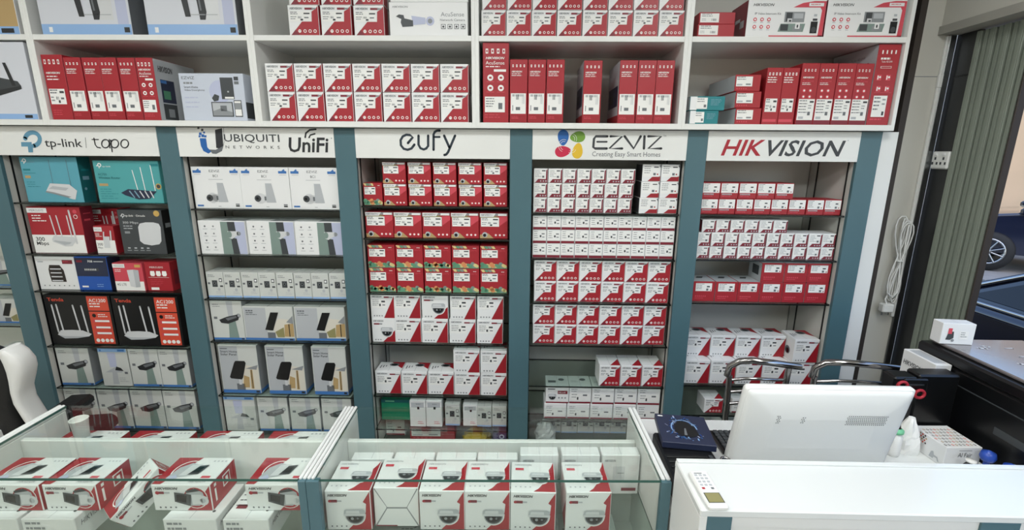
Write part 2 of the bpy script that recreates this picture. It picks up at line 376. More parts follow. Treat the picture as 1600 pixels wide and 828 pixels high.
def d_wide(F, T, L, R, G):
    for i in range(4): F.rect(.1+i*.22, .86, .2+i*.22, .93, 'paper', 2); F.rect(.125+i*.22, .875, .175+i*.22, .915, 'red', 3)
    hik(F, .1, .71, .032, 'paper', .7); F.bars(.1, .9, .59, .68, 2, 'paper', 2, 4, .35)
    sticker(G, .08, .24, .85, .48, 2); F.bars(.1, .6, .05, .15, 3, 'pink', 2, 6, .3)
def d_acu(F, T, L, R, G):
    for i in range(4): F.rect(.1+i*.22, .87, .2+i*.22, .93, 'paper', 2); F.rect(.125+i*.22, .885, .175+i*.22, .915, 'red', 3)
    hik(F, .1, .8, .03, 'paper', .74); F.text('AcuSense', .1, .735, .042, 'paper', 2, wid=.74); F.bars(.1, .95, .69, .715, 1, 'paper', 2, 4, .5); F.rect(.42, .645, .9, .675, 'paper', 2)
    for x in (.28, .7):
        for y in (.57, .44):
            F.disc(x, y, .12, 'paper', 2, 12); F.rect(x-.05, y-.012, x+.05, y+.012, 'red', 3); F.rect(x-.15, y-.055, x+.15, y-.048, 'pink', 2)
    G.rect(.06, .13, .86, .33, 'paper', 2); G.bars(.1, .5, .18, .31, 4, 'mgrey', 3, 5, .35); G.rect(.6, .17, .76, .25, 'mgrey', 3)
    F.bars(.06, .9, .04, .1, 2, 'pink', 2, 7, .3)
    R.rect(0, 0, 1, 1, 'lgrey', 1); hik(R, .08, .8, .1, 'ink', .34); R.rect(.1, .3, .42, .68, 'navy', 2); R.rect(.14, .36, .3, .5, 'green', 3); R.rect(.1, .02, .42, .28, 'dgrey', 2); R.rect(.2, .06, .34, .2, 'grey', 3); R.rect(.1, .62, .24, .67, 'blue', 3)
    L.rect(0, 0, 1, 1, 'lgrey', 1); L.rect(.1, .2, .9, .6, 'navy', 2)
def d_acu4(F, T, L, R, G):
    for i in range(4): F.rect(.12+i*.2, .87, .2+i*.2, .91, 'paper', 2); F.rect(.14+i*.2, .88, .18+i*.2, .9, 'red', 3)
    hik(F, .08, .76, .028, 'paper', .66); F.text('AcuSense', .08, .7, .04, 'pink', 2, wid=.66); F.bars(.08, .8, .64, .69, 2, 'paper', 2, 4, .35)
    for x in (.25, .62):
        for y in (.56, .46): F.disc(x, y, .11, 'pink', 2, 10); F.disc(x, y, .06, 'paper', 3, 8)
    F.rect(0, 0, 1, .07, 'maroon', 1)
    G.rect(.02, .07, .97, .42, 'paper', 2); G.bars(.06, .6, .16, .4, 5, 'mgrey', 3, 5, .3); G.rect(.68, .36, .92, .39, 'dgrey', 3); G.rect(.62, .15, .78, .21, 'mgrey', 3); G.bars(.62, .94, .24, .32, 2, 'grey', 3, 4, .4); G.rect(.1, .09, .4, .13, 'lgrey', 3)
def d_turbo(F, T, L, R, G):
    for i in range(4): F.rect(.16+i*.2, .885, .22+i*.2, .93, 'paper', 2)
    F.bars(.15, .8, .78, .84, 1, 'paper', 2, 4, .4); F.text('Turbo HD DVR', .2, .78, .022, 'paper', 2, wid=.5); F.rect(.2, .71, .7, .735, 'paper', 2); F.rect(.22, .714, .68, .731, 'red', 3)
    for x, y in ((.2, .6), (.62, .6), (.25, .46), (.65, .46)):
        F.rect(x-.1, y-.04, x+.12, y+.03, 'pink', 2); F.rect(x-.07, y-.03, x-.02, y+.02, 'paper', 3); F.disc(x+.05, y, .05, 'paper', 3, 8)
    F.rect(.1, .405, .9, .41, 'pink', 2)
    G.rect(.12, .1, .76, .37, 'paper', 2); G.bars(.16, .5, .16, .35, 4, 'mgrey', 3, 5, .35); G.bars(.55, .72, .22, .33, 2, 'grey', 3, 6, .35); G.rect(.6, .12, .7, .17, 'dgrey', 3)
    F.bars(.1, .7, .04, .08, 1, 'pink', 2, 6, .5)
    L.rect(0, 0, 1, 1, 'lgrey', 1); L.text('Turbo HD DVR', .45, .86, .03, 'mgrey', 2); L.rect(.55, .76, .85, .8, 'maroon', 2)
def d_smallred(F, T, L, R, G):
    G.rect(.02, .12, .55, .92, 'paper', 2); G.bars(.06, .4, .55, .88, 2, 'mgrey', 3, 5, .35); G.bars(.06, .2, .2, .45, 2, 'grey', 3, 5, .3); G.codes(.34, .5, .25, .45, 'mgrey', 3, 4)
def d_stickred(F, T, L, R, G):
    for i in range(5): F.rect(.06+i*.09, .1, .11+i*.09, .17, 'pink', 2)
    G.rect(.03, .28, .68, .9, 'paper', 2); G.bars(.06, .45, .62, .88, 2, 'mgrey', 3, 5, .35); G.rect(.06, .34, .28, .44, 'lgrey', 3); G.rect(.42, .36, .62, .46, 'grey', 3)
    L.rect(0, 0, 1, 1, 'lgrey', 1)
def d_tealbox(F, T, L, R, G):
    F.bars(.6, .95, .3, .8, 5, 'cyan', 2, 5, .3); F.rect(0, 0, .2, 1, 'white', 1)
    G.rect(.18, .08, .5, .92, 'paper', 2); G.bars(.2, .44, .5, .85, 2, 'grey', 3, 5, .4); G.rect(.4, .2, .47, .4, 'mgrey', 3)
    L.rect(0, 0, 1, 1, 'lgrey', 1)
def d_kit(F, T, L, R, G):
    F.text('HIKVISION', .06, .83, .075, 'ink', 2, .25, .01, .27)
    F.poly([(.58, .8), (.7, .92), (.85, .97), (1, .97), (1, 0), (.94, 0), (.955, .72), (.93, .8)], 'pink', 1); F.rect(.78, .83, .97, .92, 'white', 2); F.bars(.8, .95, .86, .89, 1, 'pink', 3, 5, .6)
    F.text('IP Video Intercom Kit', .09, .6, .06, 'mgrey', 2, wid=.34); F.rect(.3, 0, 1, .04, 'pink', 1)
    for x in (.1, .19, .28):
        for y in (.47, .27): F.disc(x, y, .024, 'pink', 2, 10); F.disc(x, y, .012, 'paper', 3, 8); F.rect(x-.02, y-.09, x+.02, y-.075, 'lgrey', 2)
    F.rect(.48, .4, .74, .68, 'grey', 2); F.rect(.5, .42, .58, .66, 'char', 3); F.rect(.6, .5, .72, .64, 'lgrey', 3); F.rect(.52, .38, .58, .5, 'silver', 4); F.rect(.54, .41, .57, .46, 'dgrey', 5)
    F.poly([(.41, .14), (.74, .14), (.76, .36), (.44, .36)], 'sage', 2); F.rect(.44, .17, .54, .34, 'char', 3); F.rect(.6, .16, .72, .3, 'grey', 3); F.rect(.63, .22, .69, .36, 'white', 4); F.rect(.65, .25, .67, .33, 'dgrey', 5)
    F.rect(.83, .1, .92, .42, 'dglass', 3); F.disc(.875, .2, .035, 'dgrey', 4, 10); F.rect(.85, .44, .91, .5, 'dgrey', 3); F.rect(.86, .56, .9, .62, 'lgrey', 2)
    L.rect(0, 0, 1, 1, 'maroon', 1); L.rect(.3, .5, .6, .6, 'lgrey', 2); L.rect(.6, .3, .85, .5, 'lgrey', 2)
def d_netcam(F, T, L, R, G):
    F.text('HIKVISION', .04, .84, .06, 'mgrey', 2, .25, .0, .2); F.text('AcuSense', .66, .58, .13, 'grey', 2, wid=.3); F.text('Network Camera', .65, .44, .07, 'mgrey', 2, wid=.32); F.rect(.65, .4, .97, .404, 'lgrey', 2)
    for i in range(4): x = .69+i*.085; F.rect(x-.03, .2, x+.03, .35, 'mgrey', 2); F.rect(x-.022, .22, x+.022, .33, 'white', 3); F.disc(x, .27, .014, 'dgrey', 4, 8)
    F.poly([(.28, .6), (.46, .54), (.46, .35), (.3, .32)], 'lav', 2); F.disc(.52, .44, .055, 'lav', 2, 14); F.disc(.52, .44, .03, 'grey', 3, 10)
    F.poly([(.08, .58), (.12, .64), (.18, .62), (.19, .52), (.3, .46), (.3, .28), (.16, .26), (.14, .4), (.15, .5)], 'char', 3)
def d_cam2(F, T, L, R, G):    # white box, two dark wall cameras, blue foot
    F.rect(0, 0, 1, .14, 'sky', 1); F.rect(.92, .03, .98, .1, 'ink', 2); F.rect(.08, .03, .12, .1, 'white', 2)
    F.rect(.86, .14, .98, 1, 'lav', 1); F.rect(.62, .2, .82, .9, 'silver', 1)
    F.poly([(.36, .95), (.4, .95), (.4, .82), (.46, .8), (.5, .24), (.44, .24)], 'ink', 2); F.poly([(.55, 1), (.63, 1), (.68, .3), (.66, .2), (.6, .2)], 'ink', 2); F.poly([(.57, 1), (.59, 1), (.63, .32), (.61, .32)], 'mgrey', 3)
    F.rect(.5, .26, .8, .275, 'lgrey', 2); F.bars(.06, .28, .5, .9, 6, 'lgrey', 2, 6, .2)
    R.rect(0, 0, 1, 1, 'mgrey', 1)
def d_router_b(F, T, L, R, G):
    F.rect(0, 0, 1, .07, 'sky', 1); F.rect(.8, .015, .92, .055, 'ink', 2)
    F.poly([(0, .52), (.35, .58), (.8, .5), (.84, .44), (.3, .28), (0, .33)], 'char', 2); F.poly([(0, .42), (.3, .36), (.84, .44), (.84, .4), (.3, .27), (0, .33)], 'ink', 3); F.poly([(.62, .74), (.67, .74), (.76, .44), (.7, .44)], 'ink', 3)
def d_land(F, T, L, R, G):
    F.rect(0, 0, 1, .12, 'sky', 1); F.rect(.72, .02, .92, .09, 'ink', 2); F.rect(0, .12, 1, 1, 'tan', 1); F.rect(.1, .2, .5, .9, 'yellow', 2); F.rect(.6, .2, .64, 1, 'olive', 2); F.disc(.2, .2, .15, 'grey', 2)
def d_bell(F, T, L, R, G):
    F.text('EZVIZ', .04, .88, .06, 'mgrey', 2, wid=.2); F.text('Smart Home', .06, .69, .05, 'mgrey', 2, wid=.22); F.text('Video Doorphone', .06, .62, .05, 'mgrey', 2, wid=.32); F.bars(.06, .3, .74, .82, 1, 'grey', 2, 4, .5)
    F.disc(.62, .62, .17, 'lav', 1, 20); F.rect(.64, .46, .84, .92, 'char', 2); F.disc(.75, .62, .014, 'lgrey', 3, 8); F.rect(.69, .47, .83, .51, 'paper', 3)
    F.poly([(.48, .48), (.53, .57), (.6, .53), (.58, .43), (.51, .41)], 'dgrey', 2)
    F.rect(.46, .08, .8, .4, 'dgrey', 2); F.rect(.475, .1, .785, .38, 'lgrey', 3); F.poly([(.475, .2), (.6, .26), (.785, .18), (.785, .1), (.475, .1)], 'grey', 4); F.rect(.6, .2, .7, .32, 'mgrey', 4)
    F.rect(.82, .08, .94, .44, 'dgrey', 2); F.rect(.83, .1, .93, .42, 'paper', 3); F.rect(.83, .24, .93, .38, 'grey', 4); F.rect(.86, .86, .93, .94, 'dgrey', 2); F.rect(.86, .78, .93, .84, 'mgrey', 2)
    F.bars(.05, .3, .2, .5, 3, 'lav', 2, 5, .2); R.rect(0, .05, .7, .4, 'dgrey', 1)
def d_bc1(F, T, L, R, G):
    for x in (.03, .8): F.rect(x, .86, x+.17, .92, 'blue', 2); F.poly([(x+.07, .92), (x+.12, .97), (x+.14, .92)], 'blue', 2); F.rect(x+.02, .82, x+.16, .83, 'lgrey', 2)
    F.text('EZVIZ', .37, .88, .055, 'mgrey', 2, wid=.22); F.text('BC1', .44, .76, .06, 'mgrey', 2, wid=.1); F.rect(.34, .7, .64, .71, 'lgrey', 2)
    F.poly([(.5, .62), (.63, .62), (.7, .15), (.5, .15)], 'lgrey', 2); F.disc(.38, .25, .11, 'silver', 3, 14); F.rect(.38, .16, .5, .34, 'silver', 3); F.disc(.32, .25, .07, 'dgrey', 4, 14); F.disc(.31, .25, .03, 'dglass', 5, 10); F.rect(.46, .2, .5, .3, 'mgrey', 4)
    F.rect(.04, .04, .17, .08, 'blue', 2); F.rect(.85, .04, .93, .075, 'ink', 2); F.rect(.85, .085, .93, .11, 'mgrey', 2); F.rect(.48, .04, .54, .05, 'grey', 2)
    T.bars(.55, .85, .3, .6, 2, 'grey', 2, 4, .3)
def d_bc1s(F, T, L, R, G):
    for i, y in enumerate((.84, .62, .41, .2)):
        for x in (.14, .32): F.disc(x, y, .02, 'mgrey' if x < .2 else 'grey', 2, 8); F.rect(x-.05, y-.09, x+.05, y-.075, 'lgrey', 2)
    F.rect(.48, 0, 1, .98, 'sage', 1); F.rect(.76, 0, 1, .98, 'lav', 2)
    F.poly([(.63, .98), (.79, .98), (.8, .7), (.64, .7)], 'char', 3); F.poly([(.68, .48), (.8, .48), (.84, 0), (.7, 0)], 'char', 3)
    F.poly([(.62, .7), (.84, .7), (.84, .58), (.7, .46), (.64, .5)], 'silver', 4); F.disc(.66, .6, .05, 'sage', 5, 10, .1); F.disc(.86, .63, .045, 'grey', 4, 10)
    T.rect(.5, 0, 1, .4, 'grey', 1); T.rect(.3, .6, .5, .66, 'dgrey', 2)
def d_mini(F, T, L, R, G):
    F.rect(0, 0, 1, .07, 'sky', 1); F.bars(.1, .6, .78, .9, 2, 'mgrey', 2, 3, .3); F.rect(.32, .42, .64, .68, 'char', 2); F.disc(.48, .57, .09, 'mgrey', 3, 10); F.disc(.48, .57, .05, 'dglass', 4, 8)
    F.rect(.76, .62, .94, .76, 'dgrey', 2); F.rect(.79, .65, .91, .73, 'white', 3); F.rect(.06, .53, .2, .6, 'mgrey', 2); F.rect(.78, .42, .96, .48, 'dgrey', 2); F.disc(.7, .32, .09, 'lgrey', 2, 10); F.bars(.5, .95, .12, .24, 2, 'lgrey', 2, 3, .3)
    T.bars(.2, .7, .3, .5, 1, 'lgrey', 2, 3, .4)
def d_light(F, T, L, R, G):
    F.rect(0, 0, 1, .055, 'blue', 1); F.bars(.08, .36, .82, .92, 2, 'mgrey', 2, 3, .25)
    F.poly([(.52, 1), (.72, 1), (.7, .6), (.55, .6)], 'lgrey', 1); F.poly([(.5, .055), (.82, .055), (.76, .5), (.54, .5)], 'sage', 1)
    F.poly([(.24, .52), (.3, .44), (.52, .42), (.86, .52), (.9, .62), (.84, .66), (.5, .6)], 'ink', 3); F.poly([(.45, .56), (.52, .5), (.82, .58), (.8, .63)], 'mgrey', 4); F.disc(.88, .63, .07, 'grey', 2, 12); F.disc(.88, .63, .04, 'lgrey', 3, 8)
    F.rect(.08, .54, .19, .6, 'mgrey', 2); F.rect(.9, .012, .97, .045, 'ink', 2)
    R.rect(0, 0, 1, 1, 'grey', 1); R.rect(0, 0, 1, .055, 'blue', 2)
def d_lightb(F, T, L, R, G):
    F.rect(0, .9, 1, 1, 'sky', 1); F.rect(.06, .92, .12, .97, 'blue', 2); F.rect(.7, .92, .94, .97, 'blue', 2)
    F.poly([(.3, .88), (.6, .88), (.58, .5), (.34, .5)], 'lav', 1); F.poly([(.34, .04), (.56, .04), (.55, .38), (.38, .38)], 'lgrey', 1); F.poly([(.14, .36), (.5, .5), (.76, .4), (.72, .36)], 'lgrey', 2); F.poly([(.5, .42), (.56, .52), (.72, .48), (.8, .4)], 'ink', 3)
    F.rect(.82, .32, .93, .38, 'mgrey', 2); F.bars(.6, .95, .08, .22, 3, 'grey', 2, 4, .2)
def d_solarw(F, T, L, R, G):
    F.rect(0, 0, 1, .07, 'blue', 1); F.rect(.9, .015, .97, .055, 'ink', 2); F.bars(.06, .3, .76, .9, 2, 'mgrey', 2, 4, .3)
    F.rect(.02, .07, .46, .97, 'lgrey', 1); F.bars(.06, .3, .72, .88, 3, 'mgrey', 2, 4, .35); F.poly([(.6, .4), (.7, .66), (1, .62), (1, .1), (.6, .1)], 'cream', 1)
    F.poly([(.62, .26), (.8, .4), (.8, .1), (.66, .1)], 'olive', 2); F.poly([(.8, .12), (1, .12), (1, .52), (.82, .48)], 'tan', 2); F.poly([(.86, .55), (1, .75), (1, .5)], 'grey', 2); F.rect(.9, .12, .92, .5, 'brown', 3); F.rect(.46, .07, .62, .24, 'mgrey', 2)
    F.poly([(.42, .32), (.58, .3), (.72, .84), (.56, .84)], 'black', 4)
def d_solart(F, T, L, R, G):
    F.rect(0, 0, 1, .07, 'blue', 1); F.rect(.88, .015, .97, .055, 'ink', 2); F.rect(.02, .07, .5, .98, 'lgrey', 1); F.text('Smart Home', .05, .85, .045, 'ink', 2, off=.01, wid=.44); F.text('Solar Panel', .05, .79, .045, 'ink', 2, off=.01, wid=.42); F.rect(.05, .92, .24, .94, 'mgrey', 2)
    F.poly([(.5, .07), (1, .07), (1, .55), (.62, .6)], 'cream', 1); F.poly([(.55, .12), (.72, .12), (.74, .34), (.6, .38)], 'tan', 2); F.poly([(.76, .1), (.84, .1), (.84, .5), (.78, .5)], 'tan', 2); F.rect(.8, .1, .815, .5, 'brown', 3); F.rect(.38, .07, .6, .2, 'mgrey', 2); F.rect(.45, .18, .52, .3, 'silver', 3); F.poly([(.66, .52), (1, .6), (.95, .5)], 'grey', 2)
    F.poly([(.22, .34), (.25, .31), (.53, .29), (.57, .33), (.69, .64), (.66, .68), (.42, .68), (.38, .64)], 'black', 4)
    R.rect(0, 0, 1, 1, 'grey', 1); R.rect(0, 0, 1, .07, 'blue', 2)
def logo_tp(F, x, y, s, m='paper', l=2):
    k = F.w/F.h
    F.line([(a, b) for a, b in arc(x+s*.6, y+s*.62*k, s*.3, s*.3*k, -90, 180)], s*.18*F.w, m, l); F.rect(x, y+s*.4*k, x+s*.42, y+s*.58*k, m, l); F.rect(x+s*.4, y, x+s*.56, y+s*.5*k, m, l)
def d_tpA(F, T, L, R, G):
    logo_tp(F, .03, .85, .09); F.text('tp-link', .12, .86, .05, 'cyan', 2, wid=.14); F.rect(.03, .7, .16, .74, 'teal', 2); F.rect(.03, .64, .24, .65, 'teal', 2); F.rect(.04, .53, .14, .59, 'tan', 2); F.bars(.05, .3, .3, .45, 3, 'teal', 2, 4, .2)
    F.rect(.51, .4, .516, .95, 'mgrey', 2); F.rect(.82, .35, .826, .95, 'mgrey', 2)
    F.poly([(.35, .22), (.46, .42), (.8, .4), (.92, .26), (.86, .06), (.8, .07), (.74, .1), (.5, .18)], 'silver', 3); F.poly([(.42, .3), (.5, .36), (.78, .32), (.72, .26)], 'lgrey', 4); F.poly([(.35, .22), (.5, .18), (.74, .1), (.8, .12), (.5, .22), (.37, .25)], 'grey', 4)
    R.rect(0, 0, 1, 1, 'turqd', 1); R.rect(.2, .5, .7, .58, 'cyan', 2); R.rect(.2, .7, .8, .74, 'teal', 2); R.disc(.3, .3, .1, 'cyan', 2)
def d_tpB(F, T, L, R, G):
    logo_tp(F, .05, .82, .08); F.text('tp-link', .14, .84, .045, 'paper', 2, wid=.13); F.text('AC750', .05, .65, .055, 'turqd', 2, off=.01); F.text('Wireless Router', .05, .57, .055, 'turqd', 2, off=.01, wid=.34); F.rect(.04, .4, .18, .46, 'tan', 2); F.bars(.04, .34, .05, .33, 5, 'teal', 2, 4, .2)
    for a, b, h in ((.59, .63, .78), (.72, .745, .85), (.88, .9, .9)): F.line([(a, h), (b, .3)], .004, 'paper', 2)
    F.poly([(.36, .24), (.48, .33), (.92, .28), (.8, .1), (.62, .08), (.42, .18)], 'navy', 3)
    for i in range(5): F.line([(.5+i*.08, .28), (.56+i*.075, .13)], .006, 'silver' if i > 1 else 'cyan', 4)
    F.disc(.96, .4, .045, 'gold', 3, 14); F.disc(.96, .4, .03, 'char', 4, 12); F.rect(.88, .88, 1, .94, 'teal', 2)
def d_merc(F, T, L, R, G):
    F.rect(0, 0, 1, .4, 'paper', 1); F.rect(-0, .88, .38, .985, 'white', 2); F.text('MERCUSYS', .05, .91, .045, 'grey', 3, wid=.27); F.bars(.07, .36, .66, .83, 3, 'paper', 2, 4, .35)
    F.text('300', .06, .26, .09, 'ink', 2, wid=.17, off=.01); F.text('Mbps', .06, .15, .1, 'ink', 2, wid=.23, off=.012)
    for a, b in ((.42, .46), (.54, .575), (.74, .76)): F.line([(a, .82), (b, .38)], .006, 'silver', 2)
    F.line([(.8, .93), (.84, .22)], .009, 'silver', 3); F.poly([(.37, .3), (.42, .38), (.8, .36), (.84, .28), (.74, .16), (.6, .15), (.38, .25)], 'silver', 3); F.poly([(.42, .28), (.74, .24), (.7, .2), (.6, .18), (.4, .26)], 'lgrey', 4)
    F.disc(.91, .91, .04, 'pink', 2); F.disc(.91, .8, .04, 'paper', 2); F.disc(.91, .8, .03, 'red2', 3)
    R.rect(0, 0, 1, 1, 'maroon', 1); R.rect(.2, .7, .7, .74, 'pink', 2); R.rect(.2, .85, .8, .87, 'pink', 2)
def d_ext(F, T, L, R, G):
    F.rect(0, 0, 1, .48, 'paper', 1); F.rect(0, .8, .42, .96, 'white', 2); F.text('MERCUSYS', .04, .85, .05, 'grey', 3, wid=.34); F.bars(.04, .4, .58, .74, 3, 'paper', 2, 4, .35); F.text('300', .06, .28, .1, 'ink', 2); F.text('Mbps', .06, .15, .09, 'mgrey', 2, wid=.25)
    F.poly([(.42, .62), (.76, .62), (.7, .2), (.4, .2)], 'silver', 3); F.line([(.5, .78), (.44, .5)], .006, 'silver', 4); F.line([(.86, .82), (.82, .5)], .007, 'silver', 4)
    R.rect(0, 0, 1, 1, 'red2', 1)
def d_omada(F, T, L, R, G):
    logo_tp(F, .06, .82, .1, 'silver'); F.text('tp-link · Omada', .17, .84, .06, 'paper', 2, wid=.46); F.text('300 Mbps', .09, .68, .065, 'silver', 2, wid=.36); F.bars(.09, .44, .54, .65, 2, 'lgrey', 2, 4, .35); F.rect(.1, .47, .22, .52, 'grey', 2); F.disc(.9, .93, .07, 'gold', 2, 12)
    F.poly([(.42, .3), (.43, .62), (.48, .7), (.62, .73), (.8, .73), (.92, .7), (.95, .62), (.92, .3), (.86, .23), (.68, .2), (.5, .23)], 'silver', 3)
    for x in (.14, .29, .44, .58): F.rect(x-.03, .12, x+.03, .15, 'lgrey', 2); F.rect(x-.05, .07, x+.05, .09, 'grey', 2)
    R.rect(0, 0, 1, 1, 'black', 1); R.rect(.2, .6, .7, .7, 'grey', 2)
def d_poe(F, T, L, R, G):
    F.rect(.06, .84, .2, .88, 'lgrey', 2); F.rect(.68, .8, .94, .92, 'maroon', 2); F.bars(.7, .9, .84, .88, 1, 'pink', 3)
    F.poly([(.3, .62), (.34, .76), (.6, .76), (.68, .6), (.7, .24), (.32, .24), (.3, .45)], 'brown', 2)
    for y in (.62, .5, .38, .26): F.rect(.34, y, .62, y+.035, 'silver', 3); F.rect(.4, y+.04, .56, y+.07, 'black', 3)
    for i in range(7): F.disc(.12+i*.125, .12, .018, 'grey', 2, 8)
def d_blue(F, T, L, R, G):
    F.rect(0, .42, 1, .98, 'navy', 1); F.rect(.06, .84, .24, .91, 'maroon', 2); F.text('P08', .42, .84, .07, 'paper', 2, off=.01); F.rect(.6, .855, .9, .885, 'lgrey', 2); F.rect(.26, .58, .72, .67, 'char', 2)
    for i in range(7): F.rect(.28+i*.055, .6, .31+i*.055, .65, 'silver', 3)
    F.rect(.1, .08, .3, .13, 'paper', 2); F.bars(.58, .92, .06, .18, 2, 'sky', 2, 4, .3); R.rect(0, 0, 1, 1, 'navy', 1)
def d_4g(F, T, L, R, G):
    F.rect(0, 0, 1, .34, 'paper', 1); F.rect(0, .84, .42, .98, 'white', 2); F.text('MERCUSYS', .04, .88, .05, 'grey', 3, wid=.34); F.bars(.06, .4, .66, .78, 2, 'paper', 2, 4, .35); F.text('4G LTE', .06, .18, .09, 'dgrey', 2, wid=.32); F.rect(.76, .86, .96, .96, 'gold', 2)
    F.poly([(.48, .76), (.7, .78), (.88, .76), (.86, .14), (.7, .12), (.52, .16)], 'silver', 3); F.poly([(.7, .78), (.88, .76), (.86, .14), (.7, .12)], 'lgrey', 4)
def d_triple(F, T, L, R, G):
    F.text('MERCUSYS', .2, .8, .06, 'paper', 2, wid=.54)
    for x in (.28, .52, .76): F.poly([(x-.1, .58), (x-.06, .52), (x+.06, .52), (x+.1, .58), (x+.08, .7), (x-.08, .7)], 'paper', 2)
    F.rect(.1, .47, .92, .48, 'paper', 2); F.bars(.15, .9, .16, .4, 4, 'pink', 2, 4, .2); F.rect(.14, .03, .46, .12, 'paper', 2); R.rect(.2, .2, .6, .7, 'maroon', 1)
def d_tenda(F, T, L, R, G):
    F.text('Tenda', .05, .88, .07, 'coral', 2, off=.015, wid=.25)
    F.rect(.65, .7, .97, .99, 'coral', 1); F.rect(.65, .02, .97, .68, 'coral', 1); F.text('AC1200', .68, .87, .07, 'paper', 2, off=.012, wid=.26); F.bars(.68, .95, .74, .85, 2, 'paper', 2, 4, .4)
    F.disc(.72, .6, .03, 'black', 2); F.bars(.78, .95, .55, .63, 2, 'paper', 2, 3, .4)
    for y in (.46, .33, .21): F.rect(.69, y, .95, y+.06, 'pink', 2); F.rect(.72, y+.01, .94, y+.05, 'paper', 3)
    for x in (.71, .78, .85, .92): F.disc(x, .09, .03, 'paper', 2, 10)
    for a, b, h in ((.1, .12, .8), (.17, .2, .81), (.42, .46, .8), (.55, .58, .79)): F.line([(a, h), (b, .25)], .0085, 'silver', 2)
    F.poly([(.1, .2), (.16, .29), (.34, .3), (.5, .29), (.63, .22), (.58, .17), (.4, .13), (.2, .12)], 'silver', 3); F.poly([(.1, .2), (.2, .12), (.4, .13), (.58, .17), (.4, .17), (.2, .17)], 'lgrey', 4)
def d_green(F, T, L, R, G): F.rect(0, .85, 1, 1, 'turqd', 1); F.rect(.12, .9, .4, .95, 'mint', 2); F.rect(0, .4, 1, .55, 'green', 1)
def d_tallw(F, T, L, R, G): F.rect(.08, .75, .92, .94, 'lgrey', 1); F.rect(.48, .68, .62, .78, 'dglass', 2); F.bars(.4, .85, .82, .9, 1, 'grey', 2); F.bars(.5, .95, .06, .2, 2, 'pink', 2, 3, .3)
def d_purple(F, T, L, R, G): F.bars(.1, .4, .5, .9, 5, 'lav', 2, 4, .25); F.disc(.65, .7, .2, 'lav', 2); F.disc(.65, .7, .1, 'purple', 3); F.rect(.5, .3, .85, .5, 'lav', 2); F.rect(0, 0, 1, .12, 'lgrey', 1)
def d_cbullet(F, T, L, R, G):     # counter bullet-camera carton, printed on front and top
    F.poly([(.56, 0), (1, 0), (1, .98), (.9, .7)], 'red', 1); hik(F, .05, .83, .1, 'ink', .4); F.rect(.07, .66, .2, .76, 'maroon', 2); F.disc(.085, .71, .035, 'hred', 3); F.rect(.2, .68, .3, .74, 'lgrey', 2)
    F.disc(.74, .52, .215, 'paper', 2, 20, .44); F.disc(.74, .52, .2, 'red', 3, 20, .41); F.poly([(.54, .5), (.6, .75), (.74, .9), (.88, .74), (.9, .5), (.8, .2), (.62, .2)], 'lgrey', 4)
    F.poly([(.58, .8), (.76, .9), (.84, .8), (.6, .72)], 'dgrey', 5); F.disc(.87, .42, .1, 'silver', 6, 14); F.disc(.87, .42, .05, 'lgrey', 7, 10); F.poly([(.68, .26), (.86, .3), (.86, .66), (.68, .66)], 'silver', 7)
    F.poly([(.38, .38), (.64, .2), (.68, .66), (.39, .76)], 'char', 8); F.poly([(.42, .42), (.58, .34), (.6, .61), (.43, .67)], 'dglass', 9)
    for i in range(4): F.disc(.1+i*.09, .12, .018, 'mgrey', 2, 8)
    T.poly([(0, 0), (0, 1), (.45, 1), (.32, .55), (.15, 0)], 'red', 1); T.line([(a, b) for a, b in arc(.36, .5, .22, .36, 20, 270)], .0035, 'paper', 2)
    T.poly([(.14, .2), (.22, .14), (.34, .25), (.5, .3), (.56, .5), (.5, .72), (.36, .78), (.2, .6)], 'lgrey', 3); T.poly([(.32, .3), (.52, .3), (.62, .55), (.56, .74), (.38, .7)], 'silver', 4); T.poly([(.46, .32), (.64, .36), (.7, .7), (.54, .66)], 'char', 5); T.poly([(.5, .4), (.62, .42), (.65, .62), (.55, .6)], 'dglass', 6)
    T.poly([(.16, .2), (.24, .12), (.33, .22), (.26, .34)], 'lav', 5); T.rect(.74, .22, .9, .3, 'pink', 2); T.text('HIKVISION', .6, .06, .07, 'grey', 2, .25, 0, .3)
    for i in range(4): T.disc(.72+i*.07, .86, .02, 'lgrey', 2, 8)
    R.rect(0, 0, 1, 1, 'red', 1); R.rect(.12, .2, .18, .7, 'paper', 2); R.rect(.45, .4, .75, .85, 'paper', 2); R.rect(.48, .45, .72, .8, 'red', 3); R.rect(.12, .78, .2, .9, 'paper', 2); R.rect(.55, .52, .65, .72, 'paper', 4)
    L.rect(0, 0, .1, 1, 'red', 1); L.bars(.2, .8, .3, .8, 5, 'grey', 2, 4, .25)
def d_cdome(F, T, L, R, G):
    F.poly([(.47, 0), (1, 0), (1, 1), (.84, .73), (.91, .68), (.89, .45)], 'red', 1); hik(F, .05, .87, .07, 'ink', .44); F.rect(.08, .72, .26, .79, 'maroon', 2); F.disc(.09, .755, .035, 'hred', 3); F.rect(.26, .735, .36, .775, 'lgrey', 2)
    dome_pic(F, .64, .38, .23)
    for i in range(4): F.disc(.1+i*.11, .09, .02, 'mgrey', 2, 8)
    T.poly([(.5, 0), (1, 0), (1, 1), (.95, .85), (.88, .72), (.9, .5), (.62, .1)], 'red', 1); T.text('HIKVISION', .06, .86, .06, 'grey', 2, .25, 0, .42); T.rect(.08, .7, .28, .78, 'pink', 2)
    dome_pic(T, .66, .46, .22, 'char')
    for i in range(4): T.disc(.1+i*.11, .14, .022, 'lgrey', 2, 8)
    R.rect(0, 0, 1, 1, 'red', 1); L.poly([(.5, 0), (1, 0), (1, .8)], 'red', 1)
